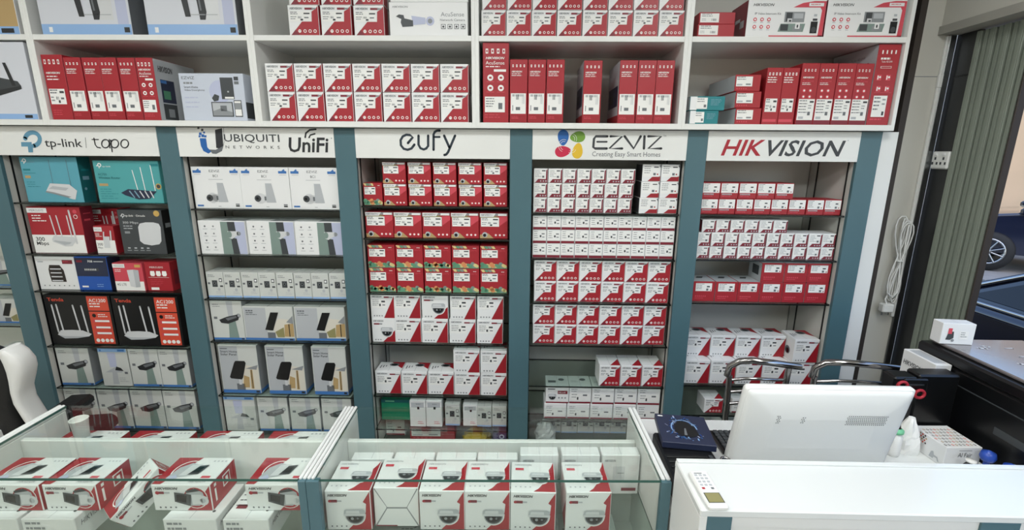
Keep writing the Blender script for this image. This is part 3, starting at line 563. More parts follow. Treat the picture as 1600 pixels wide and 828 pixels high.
def d_flap(F, T, L, R, G):
    d_cdome(Fc(MB(), (0, 0, 0), (1, 0, 0), (0, 0, 1), 1, 1), T, L, R, G)
    F.rect(0, 0, 1, 1, 'grey', 1); F.rect(0, 0, .5, .03, 'maroon', 3)
def d_cwhite(F, T, L, R, G):
    hik(F, .06, .84, .06, 'grey', .3); F.rect(.55, .08, .95, .16, 'maroon', 2); F.rect(.3, .3, .62, .72, 'silver', 1); F.rect(.42, .54, .6, .56, 'grey', 2)
def d_cwhite2(F, T, L, R, G):
    T.bars(.06, .4, .2, .6, 3, 'mgrey', 2, 4, .2); T.rect(.1, .24, .34, .34, 'maroon', 2); T.disc(.86, .2, .03, 'dgrey', 2); F.bars(.06, .5, .5, .9, 2, 'grey', 2); T.poly([(.5, .96), (.55, .96), (.3, .6), (.26, .6)], 'grey', 2)
    R.text('HIKVISION', .1, .6, .2, 'mgrey', 2, .25, 0, .6)
def d_sidebox(F, T, L, R, G): L.text('HIKVISION', .06, .8, .07, 'ink', 2, .2, .012, .6); T.rect(.1, .1, .9, .9, 'lgrey', 1)
def d_smallwhite(F, T, L, R, G):
    F.poly([(.14, .2), (.2, .62), (.36, .62), (.38, .3), (.28, .2)], 'dgrey', 2); F.rect(.18, .5, .3, .78, 'pink', 3); F.disc(.36, .18, .05, 'grey', 3); F.rect(.55, .25, .82, .65, 'paper', 2); F.bars(.58, .8, .3, .6, 3, 'mgrey', 3, 4, .3)
def d_tissue(F, T, L, R, G):
    F.text('Al Fajr', .35, .45, .3, 'dgrey', 2, wid=.4); F.rect(.36, .85, .72, .88, 'grey', 2)
    for i in range(9):
        for j in range(6):
            T.disc(.06+i*.105+(j % 2)*.05, .1+j*.14, .03, ('brown', 'tan', 'coral', 'mgrey')[(i*3+j) % 4], 2, 6, .04); T.disc(.06+i*.105+(j % 2)*.05, .1+j*.14, .014, 'paper', 3, 6, .02)
    for i in range(5):
        for j in range(4): L.disc(.08+i*.08+(j % 2)*.04, .92-j*.12, .026, ('coral', 'brown', 'tan')[(i+j) % 3], 2, 6)
    L.poly([(.6, .1), (.64, .4), (.7, .46), (.74, .3), (.84, .3), (.9, .1), (.86, .1), (.82, .22), (.74, .2), (.72, .1)], 'lgrey', 2)
def d_mouse(F, T, L, R, G):
    r = random.Random(5)
    for i in range(70):
        a = r.uniform(20, 330); q = r.uniform(.7, 1.6); x, y = .5+.24*q*math.cos(math.radians(a)), .5+.26*q*math.sin(math.radians(a))
        if .03 < x < .94 and .04 < y < .94: T.line([(x, y), (x+r.uniform(-.05, .05), y+r.uniform(-.06, .06))], r.uniform(.0015, .005), ('blue', 'sky', 'cobalt', 'lav')[i % 4], 2)
    T.line([(a, b) for a, b in arc(.5, .5, .25, .3, 0, 200)], .004, 'sky', 2)
    T.poly([(.3, .35), (.32, .6), (.42, .76), (.56, .76), (.7, .6), (.76, .3), (.6, .2), (.4, .24)], 'black', 3); T.poly([(.46, .26), (.5, .5), (.53, .5), (.52, .26)], 'mgrey', 4); T.rect(.04, .9, .14, .94, 'paper', 2)
BASE = dict(d_band='red', d_redlab='red', d_colorvu='red', d_stripes='red', d_nvr='red', d_nvrs='red', d_wide='red', d_acu='red', d_acu4='red', d_turbo='red', d_smallred='red', d_stickred='red',
            d_tealbox='teal', d_tpA='tpblue', d_tpB='turq', d_merc='red', d_ext='red', d_omada='char', d_blue='cobalt', d_4g='pink', d_triple='red', d_tenda='black', d_green='emer', d_purple='purple', d_mouse='navy', d_light='boxgrey', d_lightb='boxgrey', d_solarw='boxgrey', d_solart='boxgrey', d_mini='boxgrey', d_bell='boxblue', d_cam2='boxlav', d_router_b='boxlav')  # boxgrey: own grey tint, with light falloff on low shelves put into it
_mc = {}
def carton_mesh(design, w_, h, d, bev=.0015):
    k = (design, round(w_, 3), round(h, 3), round(d, 3))
    if k not in _mc:
        base = BASE.get(design, 'white'); mb = MB(); lb = MB()
        mb.box(-w_/2, w_/2, -d/2, d/2, 0, h, base, bev)
        b = bev; W_, H_, D_ = w_-2*b, h-2*b, d-2*b
        F = Fc(mb, (-w_/2+b, -d/2, b), (1, 0, 0), (0, 0, 1), W_, H_); T = Fc(mb, (-w_/2+b, -d/2+b, h), (1, 0, 0), (0, 1, 0), W_, D_)
        L = Fc(mb, (-w_/2, d/2-b, b), (0, -1, 0), (0, 0, 1), D_, H_); R = Fc(mb, (w_/2, -d/2+b, b), (0, 1, 0), (0, 0, 1), D_, H_)
        T.rect(.495, 0, .505, 1, 'lgrey' if base == 'white' else 'maroon' if base == 'red' else 'char', 1) if design not in ('d_cbullet', 'd_cdome', 'd_flap', 'd_mouse', 'd_tissue') else None
        globals()[design](F, T, L, R, F.on(lb))
        _mc[k] = (mb.mesh(design[2:]+'_carton'), lb.mesh('label') if lb.f else None)
    return _mc[k]
def carton(name, design, w_, h, d, loc, rz, label, group=None, cat='box', bev=.0015):
    me, lm = carton_mesh(design, w_, h, d, bev)
    o = tag(link(name, me, None, loc, rz), label, cat, group)
    if lm: link('label', lm, o)['label'] = 'white printed sticker on the front'
    return o
def limits(x, z):     # clear width of the bay or cabinet that holds x
    if z > 1.9:
        for a, b in zip(UX, UX[1:]):
            if a < x < b: return a+.019, b-.019
    for (q, a), (b, r) in zip(EDGES, EDGES[1:]):
        if a-.05 < x < b+.05: return a+.009, b-.009
    return -9, 9
ORD = ['first', 'second', 'third', 'fourth', 'fifth', 'sixth', 'seventh', 'eighth', 'ninth', 'tenth']
def row(name, design, desc, where, x0, x1, n, yt, yb, Yf=2.235, d=.11, base=None, group=None, jit=1.0, gap=.97):
    """n cartons side by side; x0,x1,yt,yb are measured picture edges of their fronts on the plane Y=Yf. Returns the top height."""
    xm = (x0+x1)/2
    a, zb = at_y(x0, yb, Yf); b, _ = at_y(x1, yb, Yf); z0 = at_y(xm, yb, Yf)[1]; z1 = at_y(xm, yt, Yf)[1]
    h = z1-z0; base = z0 if base is None else base
    if (a+b)/2 < -1.67 and base < 1.4: a, b = -1.665+(a+1.665)*.965, -1.665+(b+1.665)*.965
    lo, hi = limits((a+b)/2, base); sp = min(b-a, hi-lo); a = min(max(a, lo), hi-sp); b = a+sp; p = (b-a)/n
    if base > UZ0 and base < SZ: h = min(h, SZ-.013-base)
    w_ = round(p*gap, 3)
    for i in range(n):
        rz = random.uniform(-.012, .012)*jit; y = Yf+d/2+random.uniform(0, .008)*jit
        if n == 1: lab = f'{desc}, {where}'
        elif n == 2: lab = f'{desc}, {"left" if i == 0 else "right"} of two, {where}'
        else: lab = f'{desc}, {ORD[i]} from left, {where}' if i < n-1 else f'{desc}, rightmost, {where}'
        carton(name, design, w_, round(h, 3), d, (a+p*(i+.5), y, base), rz, lab, group)
    return base+round(h, 3)+.0006

# ------------------------------------------------------------------ room shell
RW = 1.93      # right wall with the shop front
def sbox(name, x0, x1, y0, y1, z0, z1, m, label=None): return struct(bx(name, None, x0, x1, y0, y1, z0, z1, m), label)
sbox('floor', -3.6, 2.2, -3.2, 2.75, -.06, 0, 'floor_tile', 'pale tiled shop floor')
sbox('ceiling', -3.6, 2.2, -3.2, 2.75, 2.96, 3.02, 'ceiling_white', 'white shop ceiling')
sbox('wall_back', -3.6, 2.2, 2.62, 2.75, 0, 2.96, 'cream_paint', 'cream wall behind the shelving')
sbox('wall_left', -3.6, -3.5, -3.2, 2.62, 0, 2.96, 'cream_paint', 'cream side wall')
sbox('wall_front', -3.5, 2.2, -3.2, -3.1, 0, 2.96, 'cream_paint', 'cream wall behind the viewer')
# right wall: cream corner pier, bulkhead over the shop front, rear pier
wr = struct(link('wall_right', None), 'cream pier and bulkhead around the shop front')
bx('corner_pier', wr, 1.765, RW, 2.36, 2.62, 0, 2.96, 'cream_paint')
bx('pier_joint', wr, 1.766, RW, 2.3585, 2.36, 2.158, 2.161, 'grey')
bx('bulkhead', wr, RW-.05, RW+.22, -3.1, 2.36, 2.37, 2.96, 'cream_paint')
bx('lintel', wr, RW-.06, RW+.2, -3.1, 2.36, 2.335, 2.37, 'lintel_grey')
bx('rear_pier', wr, RW, RW+.2, -3.1, -1.6, 0, 2.335, 'cream_paint')
d1 = struct(link('door_1', None), 'dark tinted glass panel with metal frame beside the shutter')
bx('panel', d1, RW+.03, RW+.05, 2.25, 2.36, .05, 2.335, 'dark_panel')
bx('frame', d1, RW-.012, RW+.02, 2.347, 2.3585, .0, 2.335, 'steel', .004)
bx('panel_seam', d1, RW+.027, RW+.03, 2.25, 2.335, 2.152, 2.158, 'plastic_black')
# gap strip between cabinet and pier
sbox('trim_1', 1.6685, 1.697, 2.222, 2.6, 0, 2.95, 'brown', 'dark brown joint strip beside the cabinets')
# folding shutter, each slat a part
fs = thing('folding_shutter', 'grey-green folding shutter of upright slats, pushed open beside the dark door panel', 'shutter', (RW+.03, 0, 0))
for i in range(8):
    y1 = 2.252-i*.0305; b = MB()
    z = [(-.0, y1), (.012 if i % 2 else -.004, y1-.004), (.012 if i % 2 else -.004, y1-.029), (0, y1-.032)]
    b.box(-.012+(.006 if i % 2 else 0), .012, y1-.026, y1, .02, 2.325, 'shutter_green', .002)
    b.box(-.016+(.006 if i % 2 else 0), -.012+(.006 if i % 2 else 0), y1-.022, y1-.006, .02, 2.325, 'shutter_green', .001)
    b.build('slat', fs)
bx('gap_shade_sheet', fs, .013, .018, 2.009, 2.25, .02, 2.325, 'plastic_black')  # black sheet added behind the slats, stands in for shade in the gaps
bx('end_post', fs, -.016, .016, 1.998, 2.0075, .0, 2.33, 'brown', .003)

# conduit, socket, looped cable
t = thing('cable_trunking', 'thin white cable trunking running down the cream corner pier', 'trunking')
b = MB(); b.box(1.905, 1.919, 2.346, 2.359, 1.0, 2.33, 'plastic_white', .002); b.build('duct', t)
bx('duct_joint', t, 1.902, 1.922, 2.343, 2.359, 2.11, 2.17, 'plastic_white', .003)
t = thing('wall_socket', 'white double wall socket on the dark door panel', 'socket', (RW+.03, 2.298, 1.785))
b = MB(); b.box(-.02, 0, -.046, .046, -.04, .04, 'plastic_white', .006); b.build('plate', t)
for y in (-.022, .022):
    b = MB(); [b.box(-.0215, -.02, y+a-.004, y+a+.004, z_-.006, z_+.006, 'dgrey') for a, z_ in ((0, .008), (-.012, -.014), (.012, -.014))]; b.build('sockets', t)
    bx('switch', t, -.025, -.0195, y-.008, y+.008, .02, .034, 'white', .002)
t = thing('coiled_cable', 'white power cable tied in a hanging bundle with a plug', 'cable', (1.865, 2.32, 1.3))
b = MB(); r = random.Random(2)
for k in range(5):
    ph = k*1.1; pts = [(.03*math.cos(ph)*math.sin(a*2)+.006*k-.01, .012*math.sin(ph+a), .2*math.sin(a)-.02*k*.5+.02) for a in [2*math.pi*i/22 for i in range(23)]]
    b.tube(pts, .0032, 'plastic_white', 6)
b.build('loops', t)
b = MB(); b.tube([(-.02, 0, -.17), (-.03, 0, -.2), (-.02, -.005, -.225)], .004, 'plastic_white', 6); b.box(-.045, .01, -.02, .018, -.265, -.22, 'plastic_white', .006)
for x in (-.034, -.002): b.box(x-.002, x+.002, -.004, .002, -.282, -.265, 'steel')
b.build('plug', t)
b = MB(); b.tube([(.012*math.cos(a), .014*math.sin(a), .0) for a in [math.pi*2*i/12 for i in range(13)]], .004, 'plastic_white', 6); b.build('tie', t)

# ------------------------------------------------------------------ street outside
sbox('pavement', 2.2, 18, -12, 26, -.1, -.04, 'asphalt', 'grey street outside the shop')
so = struct(link('wall_outside', None), 'beige building across the street')
bx('facade', so, 13.5, 13.9, -12, 26, -.04, 6, 'street_wall')
for y in (12.75, 15.6): b = MB(); b.tube([(13.44, y, 0), (13.44, y, 5.8)], .05, 'cream', 8); b.build('downpipe', so)
def car(label, loc, rz):
    t = thing('parked_car', label, 'car', loc, rz, 'dark cars parked outside')
    # side profile along x (length), z up; cross-sections lofted over y
    low = [(-2.2, .45), (-2.25, .7), (-2.15, .95), (-1.5, 1.0), (1.05, .98), (1.9, .86), (2.2, .7), (2.25, .45), (2.1, .3), (-2.1, .3)]
    def ring(y, s, dz): return [(x*s, y, z+(dz if .5 < z else 0)) for x, z in low]
    b = MB(); b.loft([ring(-.88, .965, -.04), ring(-.9, .985, -.02), ring(-.8, 1, 0), ring(.8, 1, 0), ring(.9, .985, -.02), ring(.88, .965, -.04)], 'carpaint', smooth=True); body = b.build('body', t)
    gh = [(-1.75, .98), (-1.2, 1.4), (-.4, 1.47), (.3, 1.42), (1.15, .97)]
    b = MB(); b.loft([[(x, -.82+(.2 if z > 1.2 else 0), z) for x, z in gh], [(x, .82-(.2 if z > 1.2 else 0), z) for x, z in gh]], 'carpaint', smooth=False); b.build('cabin', t)
    for s in (-1, 1):
        def q(x, z, o=.006): yy = .82-.2*max(0, min(1, (z-.98)/.42)); return (x, s*(yy+o), z)
        for name, pts in (('side_window', [q(-1.45, 1.02), q(-1.12, 1.36), q(-.42, 1.41), q(-.42, 1.02)]), ('side_window', [q(-.36, 1.02), q(-.36, 1.41), q(.26, 1.37), q(.9, 1.02)])):
            b = MB(); b.face(pts, 'dglass'); b.build(name, t)
        b = MB(); b.tube([q(-1.55, 1.0, .01), q(0, 1.0, .012), q(1.0, .99, .01)], .012, 'chrome', 6); b.build('belt_trim', t)
        b = MB(); b.tube([q(-1.55, 1.02, .012), q(-1.14, 1.39, .012), q(-.4, 1.44, .012), q(.3, 1.4, .012), q(1.0, 1.02, .012)], .014, 'chrome', 6); b.build('roof_trim', t)
        for x in (-1.0, .15): b = MB(); b.tube([(x, s*.9, .83), (x+.1, s*.93, .835), (x+.2, s*.9, .83)], .014, 'chrome', 6); b.build('door_handle', t)
        b = MB(); b.box(.98, 1.14, s*.9-.08, s*.9+.08, .95, 1.06, 'carpaint', .03); b.build('mirror', t)
        for x in (-1.35, 1.4):
            b = MB(); b.lathe([(.2, -.09), (.31, -.1), (.325, -.07), (.325, .07), (.31, .1), (.2, .09)], (x, s*.84, .32), 'rubber', 24, 'y'); wh = b.build('wheel', t)
            b = MB(); b.lathe([(.22, 0), (.22, .012), (.19, .012), (.19, 0)], (x, s*.94, .32), 'steel', 24, 'y'); b.lathe([(.05, -.01), (.05, .02), (.001, .025)], (x, s*.94, .32), 'steel', 12, 'y')
            for k in range(9):
                a = 2*math.pi*k/9; b.tube([(x+.03*math.cos(a), s*.945, .32+.03*math.sin(a)), (x+.2*math.cos(a), s*.945, .32+.2*math.sin(a))], .017, 'steel', 5)
            b.build('rim', wh)
    for s in (-1, 1): bx('tail_light', t, -2.24, -2.16, s*.62-.17, s*.62+.17, .72, .86, 'hred', .02)
    for s in (-1, 1): bx('head_light', t, 2.02, 2.16, s*.62-.17, s*.62+.17, .68, .8, 'silver', .03)
    return t
car('dark blue parked car with silver spoked wheel, across the street', (9.39, 7.54, -.034), math.radians(135))
car('dark blue parked car with bright window trim, close outside the shutter', (3.55, 1.93, -.034), math.radians(90))

# ------------------------------------------------------------------ ceiling lamps
for i, (x, y) in enumerate(((-2.2, .75), (-.6, .75), (1.0, .75), (-2.2, -1.0), (-.6, -1.0), (1.0, -1.0))):
    t = thing('ceiling_lamp', f'square white ceiling light panel, {("left","centre","right")[i % 3]} of the {("near-shelf","rear")[i//3]} row', 'lamp', (x, y, 2.96), 0, 'ceiling light panels')
    b = MB()
    for s in (-1, 1): b.box(-.31, .31, s*.3-.012, s*.3+.012, -.03, 0, 'plastic_white'); b.box(s*.3-.012, s*.3+.012, -.288, .288, -.03, 0, 'plastic_white')
    b.build('frame', t); bx('diffuser', t, -.285, .285, -.285, .285, -.012, -.002, 'lamp_diffuser')
    li = bpy.data.lights.new('panel_light', 'AREA'); li.shape = 'SQUARE'; li.size = .56; li.energy = LAMP_POWER[i//3]; li.color = (.965, 1, .985)
    lo = bpy.data.objects.new('panel_light', li); COL.objects.link(lo); lo.parent = t; lo.location = (0, 0, -.02)

# ------------------------------------------------------------------ wall display unit
FY = 2.20      # front of the teal pilasters
EDGES = [(-2.518, -2.425), (-1.665, -1.572), (-.852, -.757), (-.055, .045), (.737, .827), (1.497, 1.59)]
PL = ['leftmost', 'second', 'third', 'fourth', 'fifth', 'rightmost']
for i, (a, b_) in enumerate(EDGES):
    t = thing('teal_pilaster', f'{PL[i]} of six teal upright boards dividing the wall shelving', 'upright', (0, 0, 0), 0, 'teal shelf uprights')
    bx('face_board', t, a, b_, FY, FY+.018, 0, 1.906, 'teal_laminate', .001)
    bx('side_core', t, a+.002, b_-.002, FY+.018, 2.544, 0, 1.884, 'grey_laminate')
    if i == 5: bx('end_panel', t, b_, 1.668, FY+.012, 2.56, 0, 1.906, 'white_laminate', .001)
BAYN = ['far-left', 'first', 'second', 'middle', 'fourth', 'rightmost']
SHELVES = {0: [1.45, 1.13, .93, .66], 1: [1.556, 1.306, 1.117, .823, .592, .345], 2: [1.534, 1.311, 1.087, .863, .563, .345], 3: [1.556, 1.402, 1.128, .865, .577, .385, .25], 4: [1.531, 1.312, 1.091, .870, .648, .452, .30], 5: [1.532, 1.318, 1.103, .665, .50, .30]}
HEAD = {}
for bi in range(6):
    x0 = EDGES[bi-1][1] if bi else -3.2; x1 = EDGES[bi][0]
    t = thing('display_bay', f'white open shelving bay with glass shelves, {("cut off at the left edge","under the leftmost sign","second from left with sign","middle of the five with signs","fourth from left with sign","under the rightmost sign")[bi]}', 'shelving', (0, 0, 0), 0, 'wall display bays')
    bx('back_panel', t, x0+.0006, x1-.0006, 2.545, 2.56, 0, 1.9, 'grey_laminate')
    bx('base_board', t, x0+.001, x1-.001, 2.23, 2.545, .0, .2, 'grey_laminate')
    bx('top_board', t, x0+.001, x1-.001, FY+.016, 2.545, 1.885, 1.905, 'grey_laminate')
    for xx in (x0, x1):
        s = 1 if xx == x0 else -1
        for yy in (2.245, 2.47): bx('shelf_track', t, min(xx+s*.0006, xx+s*.0036), max(xx+s*.0006, xx+s*.0036), yy, yy+.007, .2, 1.885, 'plastic_black')
    for z in SHELVES[bi]:
        o = bx('glass_shelf', t, x0+.004, x1-.004, 2.215, 2.54, z-.008, z-.0005, 'shelf_glass', 0, dict(front='shelf_edge', back='shelf_edge', left='shelf_edge', right='shelf_edge'))
    h = bx('header_board', t, x0+.0005, x1-.0005, FY-.002, FY+.014, 1.775, 1.905, 'white_laminate', .001)
    HEAD[bi] = (h, Fc(MB(), (x0, FY-.002, 1.775), (1, 0, 0), (0, 0, 1), x1-x0, .13))
def lettering(bi, fn, label, emblem=None):
    h, F = HEAD[bi]; K_ = F.on(MB()); fn(F, F.on(MB()), K_)
    if K_.mb.f: K_.mb.build('lettering', h)['label'] = 'bold slanted black lettering with two arcs'
    o = F.mb.build('lettering', h); o['label'] = label
    if emblem: fn(F.on(MB()), (E_ := F.on(MB())), F.on(MB())); o = E_.mb.build('emblem', h); o['label'] = emblem
def bp(bi, px, py):      # measured point of a sign -> its own 0..1 coordinates
    h, F = HEAD[bi]; x, z = at_y(px, py, FY-.002); return (x-F.o.x)/F.w, (z-F.o.z)/F.h
def s1(F, E, K):
    m = 'tplink'; g = lambda x, y: bp(1, x, y)
    pts = [g(51+11.5*math.cos(a)*1.0, 217.5-10.5*math.sin(a)) for a in [math.radians(-80+ i*15) for i in range(18)]]
    E.line(pts, .019, m); E.poly([g(33, 222), g(49.5, 222), g(50, 229), g(33.5, 229)], m); E.poly([g(43.5, 226), g(51.5, 226), g(52, 238), g(45, 238)], m, 3)
    a = g(72, 233.5); b_ = g(127, 217)
    F.text('tp-link', a[0], a[1], b_[1]-a[1], 'ink', 2, 0, .004, b_[0]-a[0])
    F.line([g(133.5, 215), g(135, 231)], .0015, 'ink')
    wd = .0055
    F.line([g(147, 216), g(149, 226), g(152, 230), g(157, 231)], wd, 'ink'); F.line([g(144, 218), g(154, 218)], wd*.8, 'ink')
    for cx_ in (165, 179.5, 195):
        F.line([g(cx_+6*math.cos(a), 224.5-6.5*math.sin(a)) for a in [2*math.pi*i/16 for i in range(17)]], wd, 'ink')
    F.line([g(171, 218), g(172, 231)], wd, 'ink'); F.line([g(173.3, 219), g(175.5, 237)], wd, 'ink')
def s2(F, E, K):
    g = lambda x, y: bp(2, x, y)
    E.poly([g(312, 216), g(322, 216), g(324, 230), g(330, 237), g(326, 240), g(318, 236), g(314, 228)], 'petalb'); E.poly([g(327, 233.5), g(337, 234), g(349, 228), g(347, 236), g(338, 240.5), g(332, 240)], 'mgrey')
    E.poly([g(336, 203), g(347, 200), g(349, 228), g(342, 232), g(338, 231)], 'ink')
    E.line([g(349.5, 200), g(350.5, 222), g(348, 232)], .0015, 'mgrey', 3)
    for x, y, s in ((310, 200, 1.6), (316, 203, 1.8), (319, 207, 1.5), (313, 209, 2), (321, 213, 1.7), (317, 212, 2.2), (312, 213, 1.6)): E.poly([g(x-s, y-s), g(x+s, y-s), g(x+s, y+s), g(x-s, y+s)], 'petalb' if y > 205 else 'dgrey')
    a = g(351, 223.5); c = g(436, 210); F.text('UBIQUITI', a[0], a[1], c[1]-a[1], 'dgrey', 2, 0, .006, c[0]-a[0])
    a = g(353, 232); c = g(437, 228); F.text('NETWORKS', a[0], a[1], c[1]-a[1], 'dgrey', 2, 0, 0, c[0]-a[0], 2.2)
    a = g(452, 238); c = g(513, 215); K.text('UniFi', a[0], a[1], c[1]-a[1], 'ink', 2, .12, .02, c[0]-a[0])
    K.line([g(477, 214.5), g(478, 208), g(484, 203), g(493.5, 202)], .0075, 'ink'); K.line([g(483, 215), g(485, 211), g(492, 209)], .0065, 'ink')
    K.disc(*g(518, 216), .004, 'grey', 2, 8)
def s3(F, E, K):
    g = lambda x, y: bp(3, x, y); wd = .0108
    F.line([g(637.5, 223.5), g(645, 214.5), g(640.5, 211), g(635, 210.5), g(629.5, 213), g(626, 219), g(626.5, 227), g(631, 232.5), g(637, 234), g(643, 232), g(647.5, 226)], wd, 'eufy')
    F.line([g(654, 212), g(654, 226), g(657, 231.5), g(662, 233.5), g(666, 232), g(669, 228), g(669, 212)], wd, 'eufy')
    F.line([g(677.5, 234), g(677.5, 210), g(679.5, 206), g(683, 204), g(687, 204)], wd, 'eufy'); F.line([g(678, 214), g(687, 214)], wd*.8, 'eufy')
    F.line([g(694, 212), g(702, 230)], wd, 'eufy'); F.line([g(711, 212), g(700, 238), g(697, 241.5), g(694.5, 242)], wd, 'eufy')
def s4(F, E, K):
    g = lambda x, y: bp(4, x, y)
    def petal(cx_, cy_, rx, ry, rot, m):
        c, s = math.cos(math.radians(rot)), math.sin(math.radians(rot)); P = []
        for i in range(22):
            a = 2*math.pi*i/22; x = rx*math.cos(a)*(1-.18*math.cos(a)*0+.0); y = ry*math.sin(a)*(1+.22*math.cos(a)); P.append(g(cx_+x*c-y*s, cy_+x*s+y*c))
        E.poly(P, m)
    petal(880, 215, 12.5, 8.5, -88, 'petalb'); petal(902.5, 214, 12, 8.5, -8, 'petalg'); petal(879.5, 236.5, 12.5, 8.5, 172, 'petalr'); petal(902.5, 235.5, 12.5, 8, 100, 'petaly')
    for ox, oy, a0 in ((881, 226, 200), (893, 217, 290), (892, 231, 20), (881, 229, 110)):
        for rr in (5, 8): E.line([g(ox+rr*math.cos(math.radians(a0+k*12)), oy+rr*math.sin(math.radians(a0+k*12))) for k in range(9)], .0014, 'paper', 3)
    wd = .0105
    F.line([g(949, 213), g(931, 213), g(928, 217), g(927, 230), g(930, 232), g(948, 232)], wd, 'hdark'); F.line([g(933, 221.5), g(948, 221.5)], wd*.7, 'hdark')
    F.line([g(954, 213), g(972, 213), g(952, 232), g(972, 232)], wd, 'hdark'); F.line([g(976, 213), g(990, 232), g(1001, 213)], wd, 'hdark'); F.line([g(1007, 213), g(1006, 232)], wd, 'hdark'); F.line([g(1013, 213), g(1033, 213), g(1013, 232), g(1033, 232)], wd, 'hdark')
    a = g(925, 246.5); c = g(1032, 237.5); F.text('Creating Easy Smart Homes', a[0], a[1], c[1]-a[1], 'mgrey', 2, 0, 0, c[0]-a[0])
    a = g(1036, 214); c = g(1041, 211); F.text('TM', a[0], a[1], c[1]-a[1], 'grey', 2, 0, 0, c[0]-a[0])
def s5(F, E, K):
    g = lambda x, y: bp(5, x, y)
    a = g(1126, 243); c = g(1196, 218.5); F.text('HIK', a[0], a[1], c[1]-a[1], 'hred', 2, .28, .018, c[0]-a[0])
    a = g(1197, 244); c = g(1322, 219.5); F.text('VISION', a[0], a[1], c[1]-a[1], 'hdark', 2, .28, .016, c[0]-a[0])
    F.disc(*g(1325, 219.5), .003, 'grey', 2, 8)
lettering(1, s1, 'thin black lowercase lettering', 'blue-grey rounded P emblem'); lettering(2, s2, 'black lettering', 'blue and black U emblem'); lettering(3, s3, 'dark rounded lowercase lettering')
lettering(4, s4, 'grey capitals over small grey lettering', 'four-petal coloured emblem'); lettering(5, s5, 'slanted red and dark grey capitals')

# ------------------------------------------------------------------ cabinets above
UY = 2.16
UX = [-3.1, -2.125, -1.165, -.205, .69, 1.605]; UZ0, UZ1 = 1.908, 1.932; SZ = 2.272
CN = ['leftmost', 'second', 'third', 'fourth', 'rightmost']
for i in range(5):
    a, b_ = UX[i], UX[i+1]
    t = thing('storage_cabinet', f'open white overhead storage cabinet, {CN[i]} of five above the shelving', 'cabinet', (0, 0, 0), 0, 'overhead cabinets')
    bx('side_panel', t, a, a+.016, UY, 2.54, UZ0, 2.93, 'white_laminate', .001); bx('side_panel', t, b_-.016, b_, UY, 2.54, UZ0, 2.93, 'white_laminate', .001)
    bx('bottom_board', t, a+.016, b_-.016, UY, 2.54, UZ0, UZ1, 'white_laminate', .001); bx('shelf', t, a+.016, b_-.016, UY+.001, 2.52, SZ-.011, SZ+.011, 'white_laminate', .001)
    bx('back_panel', t, a+.016, b_-.016, 2.52, 2.54, UZ1, 2.93, 'grey_laminate'); bx('top_board', t, a+.016, b_-.016, UY, 2.52, 2.91, 2.93, 'white_laminate')

# ------------------------------------------------------------------ goods in the cabinets above
B, U = UZ1+.0006, SZ+.0116
YU = UY+.012
def u(name, design, desc, where, x0, x1, n, yt, yb, base, d=.13, Yf=YU, group=None, gap=.97, jit=.6): return row(name, design, desc, where, x0, x1, n, yt, yb, Yf, d, base, group, jit, gap)
u('router_box', 'd_router_b', 'grey-white box picturing a black router', 'lower shelf of leftmost overhead cabinet', -40, 62, 1, 64, 185, B, .2)
u('camera_box', 'd_land', 'box with golden outdoor picture and blue foot', 'upper shelf of leftmost overhead cabinet', -70, 32, 1, -60, 47, U, .2)
u('camera_box', 'd_cam2', 'large white box picturing two black wall cameras', 'left one in second overhead cabinet', 64, 209, 1, -70, 51, U, .26)
u('camera_box', 'd_cam2', 'large white box picturing two black wall cameras', 'right one in second overhead cabinet', 229, 375, 1, -70, 53, U, .26)
W2 = 'second overhead cabinet'
u('recorder_box', 'd_wide', 'wide red recorder box with white sticker', 'leftmost on lower shelf, '+W2, 80, 113, 1, 85, 187, B, .26)
u('recorder_box', 'd_nvr', 'slim red recorder box', W2, 116, 224, 4, 89, 187, B, .26, group='slim red recorder boxes, second overhead cabinet')
u('recorder_box', 'd_acu', 'red recorder box with round icons, grey side shown', 'lower shelf, '+W2, 225, 252, 1, 89, 187, B, .27)
u('doorphone_box', 'd_bell', 'pale blue-white video doorphone box', 'right end of second overhead cabinet', 287, 388, 1, 113, 187, B, .12)
W3 = 'third overhead cabinet'
t_ = u('camera_box', 'd_notch', 'white and red camera box', 'lower row, upper shelf, '+W3, 451, 603, 3, 8, 56, U, .12, gap=.93, group='camera boxes, upper shelf, third overhead cabinet')
u('camera_box', 'd_notch', 'white and red camera box', 'upper row, upper shelf, '+W3, 450, 601, 3, -41, 7, t_, .12, gap=.93, group='camera boxes, upper shelf, third overhead cabinet')
t_ = u('camera_box', 'd_netcam', 'wide white network camera box', 'lower of two, upper shelf, '+W3, 608, 733, 1, 4, 57, U, .13)
u('camera_box', 'd_netcam', 'wide white network camera box', 'on top of its twin, '+W3, 608, 733, 1, -48, 4, t_, .13)
t_ = u('camera_box', 'd_notch', 'white and red camera box', 'bottom row, lower shelf, '+W3, 421, 733, 7, 143, 189, B, .12, group='camera boxes, lower shelf, third overhead cabinet', gap=.955)
u('camera_box', 'd_notch', 'white and red camera box', 'top row, lower shelf, '+W3, 416, 733, 7, 97, 142, t_, .12, group='camera boxes, lower shelf, third overhead cabinet', gap=.955)
W4 = 'fourth overhead cabinet'
t_ = u('camera_box', 'd_notch', 'white and red camera box', 'lower row, upper shelf, '+W4, 753, 1069, 8, 19, 60, U, .12, group='camera boxes, upper shelf, fourth overhead cabinet')
u('camera_box', 'd_notch', 'white and red camera box', 'upper row, upper shelf, '+W4, 753, 1069, 8, -23, 18, t_, .12, group='camera boxes, upper shelf, fourth overhead cabinet')
u('recorder_box', 'd_acu', 'tall red recorder box with round icons', 'left end of '+W4, 754, 795, 1, 66, 192, B, .26)
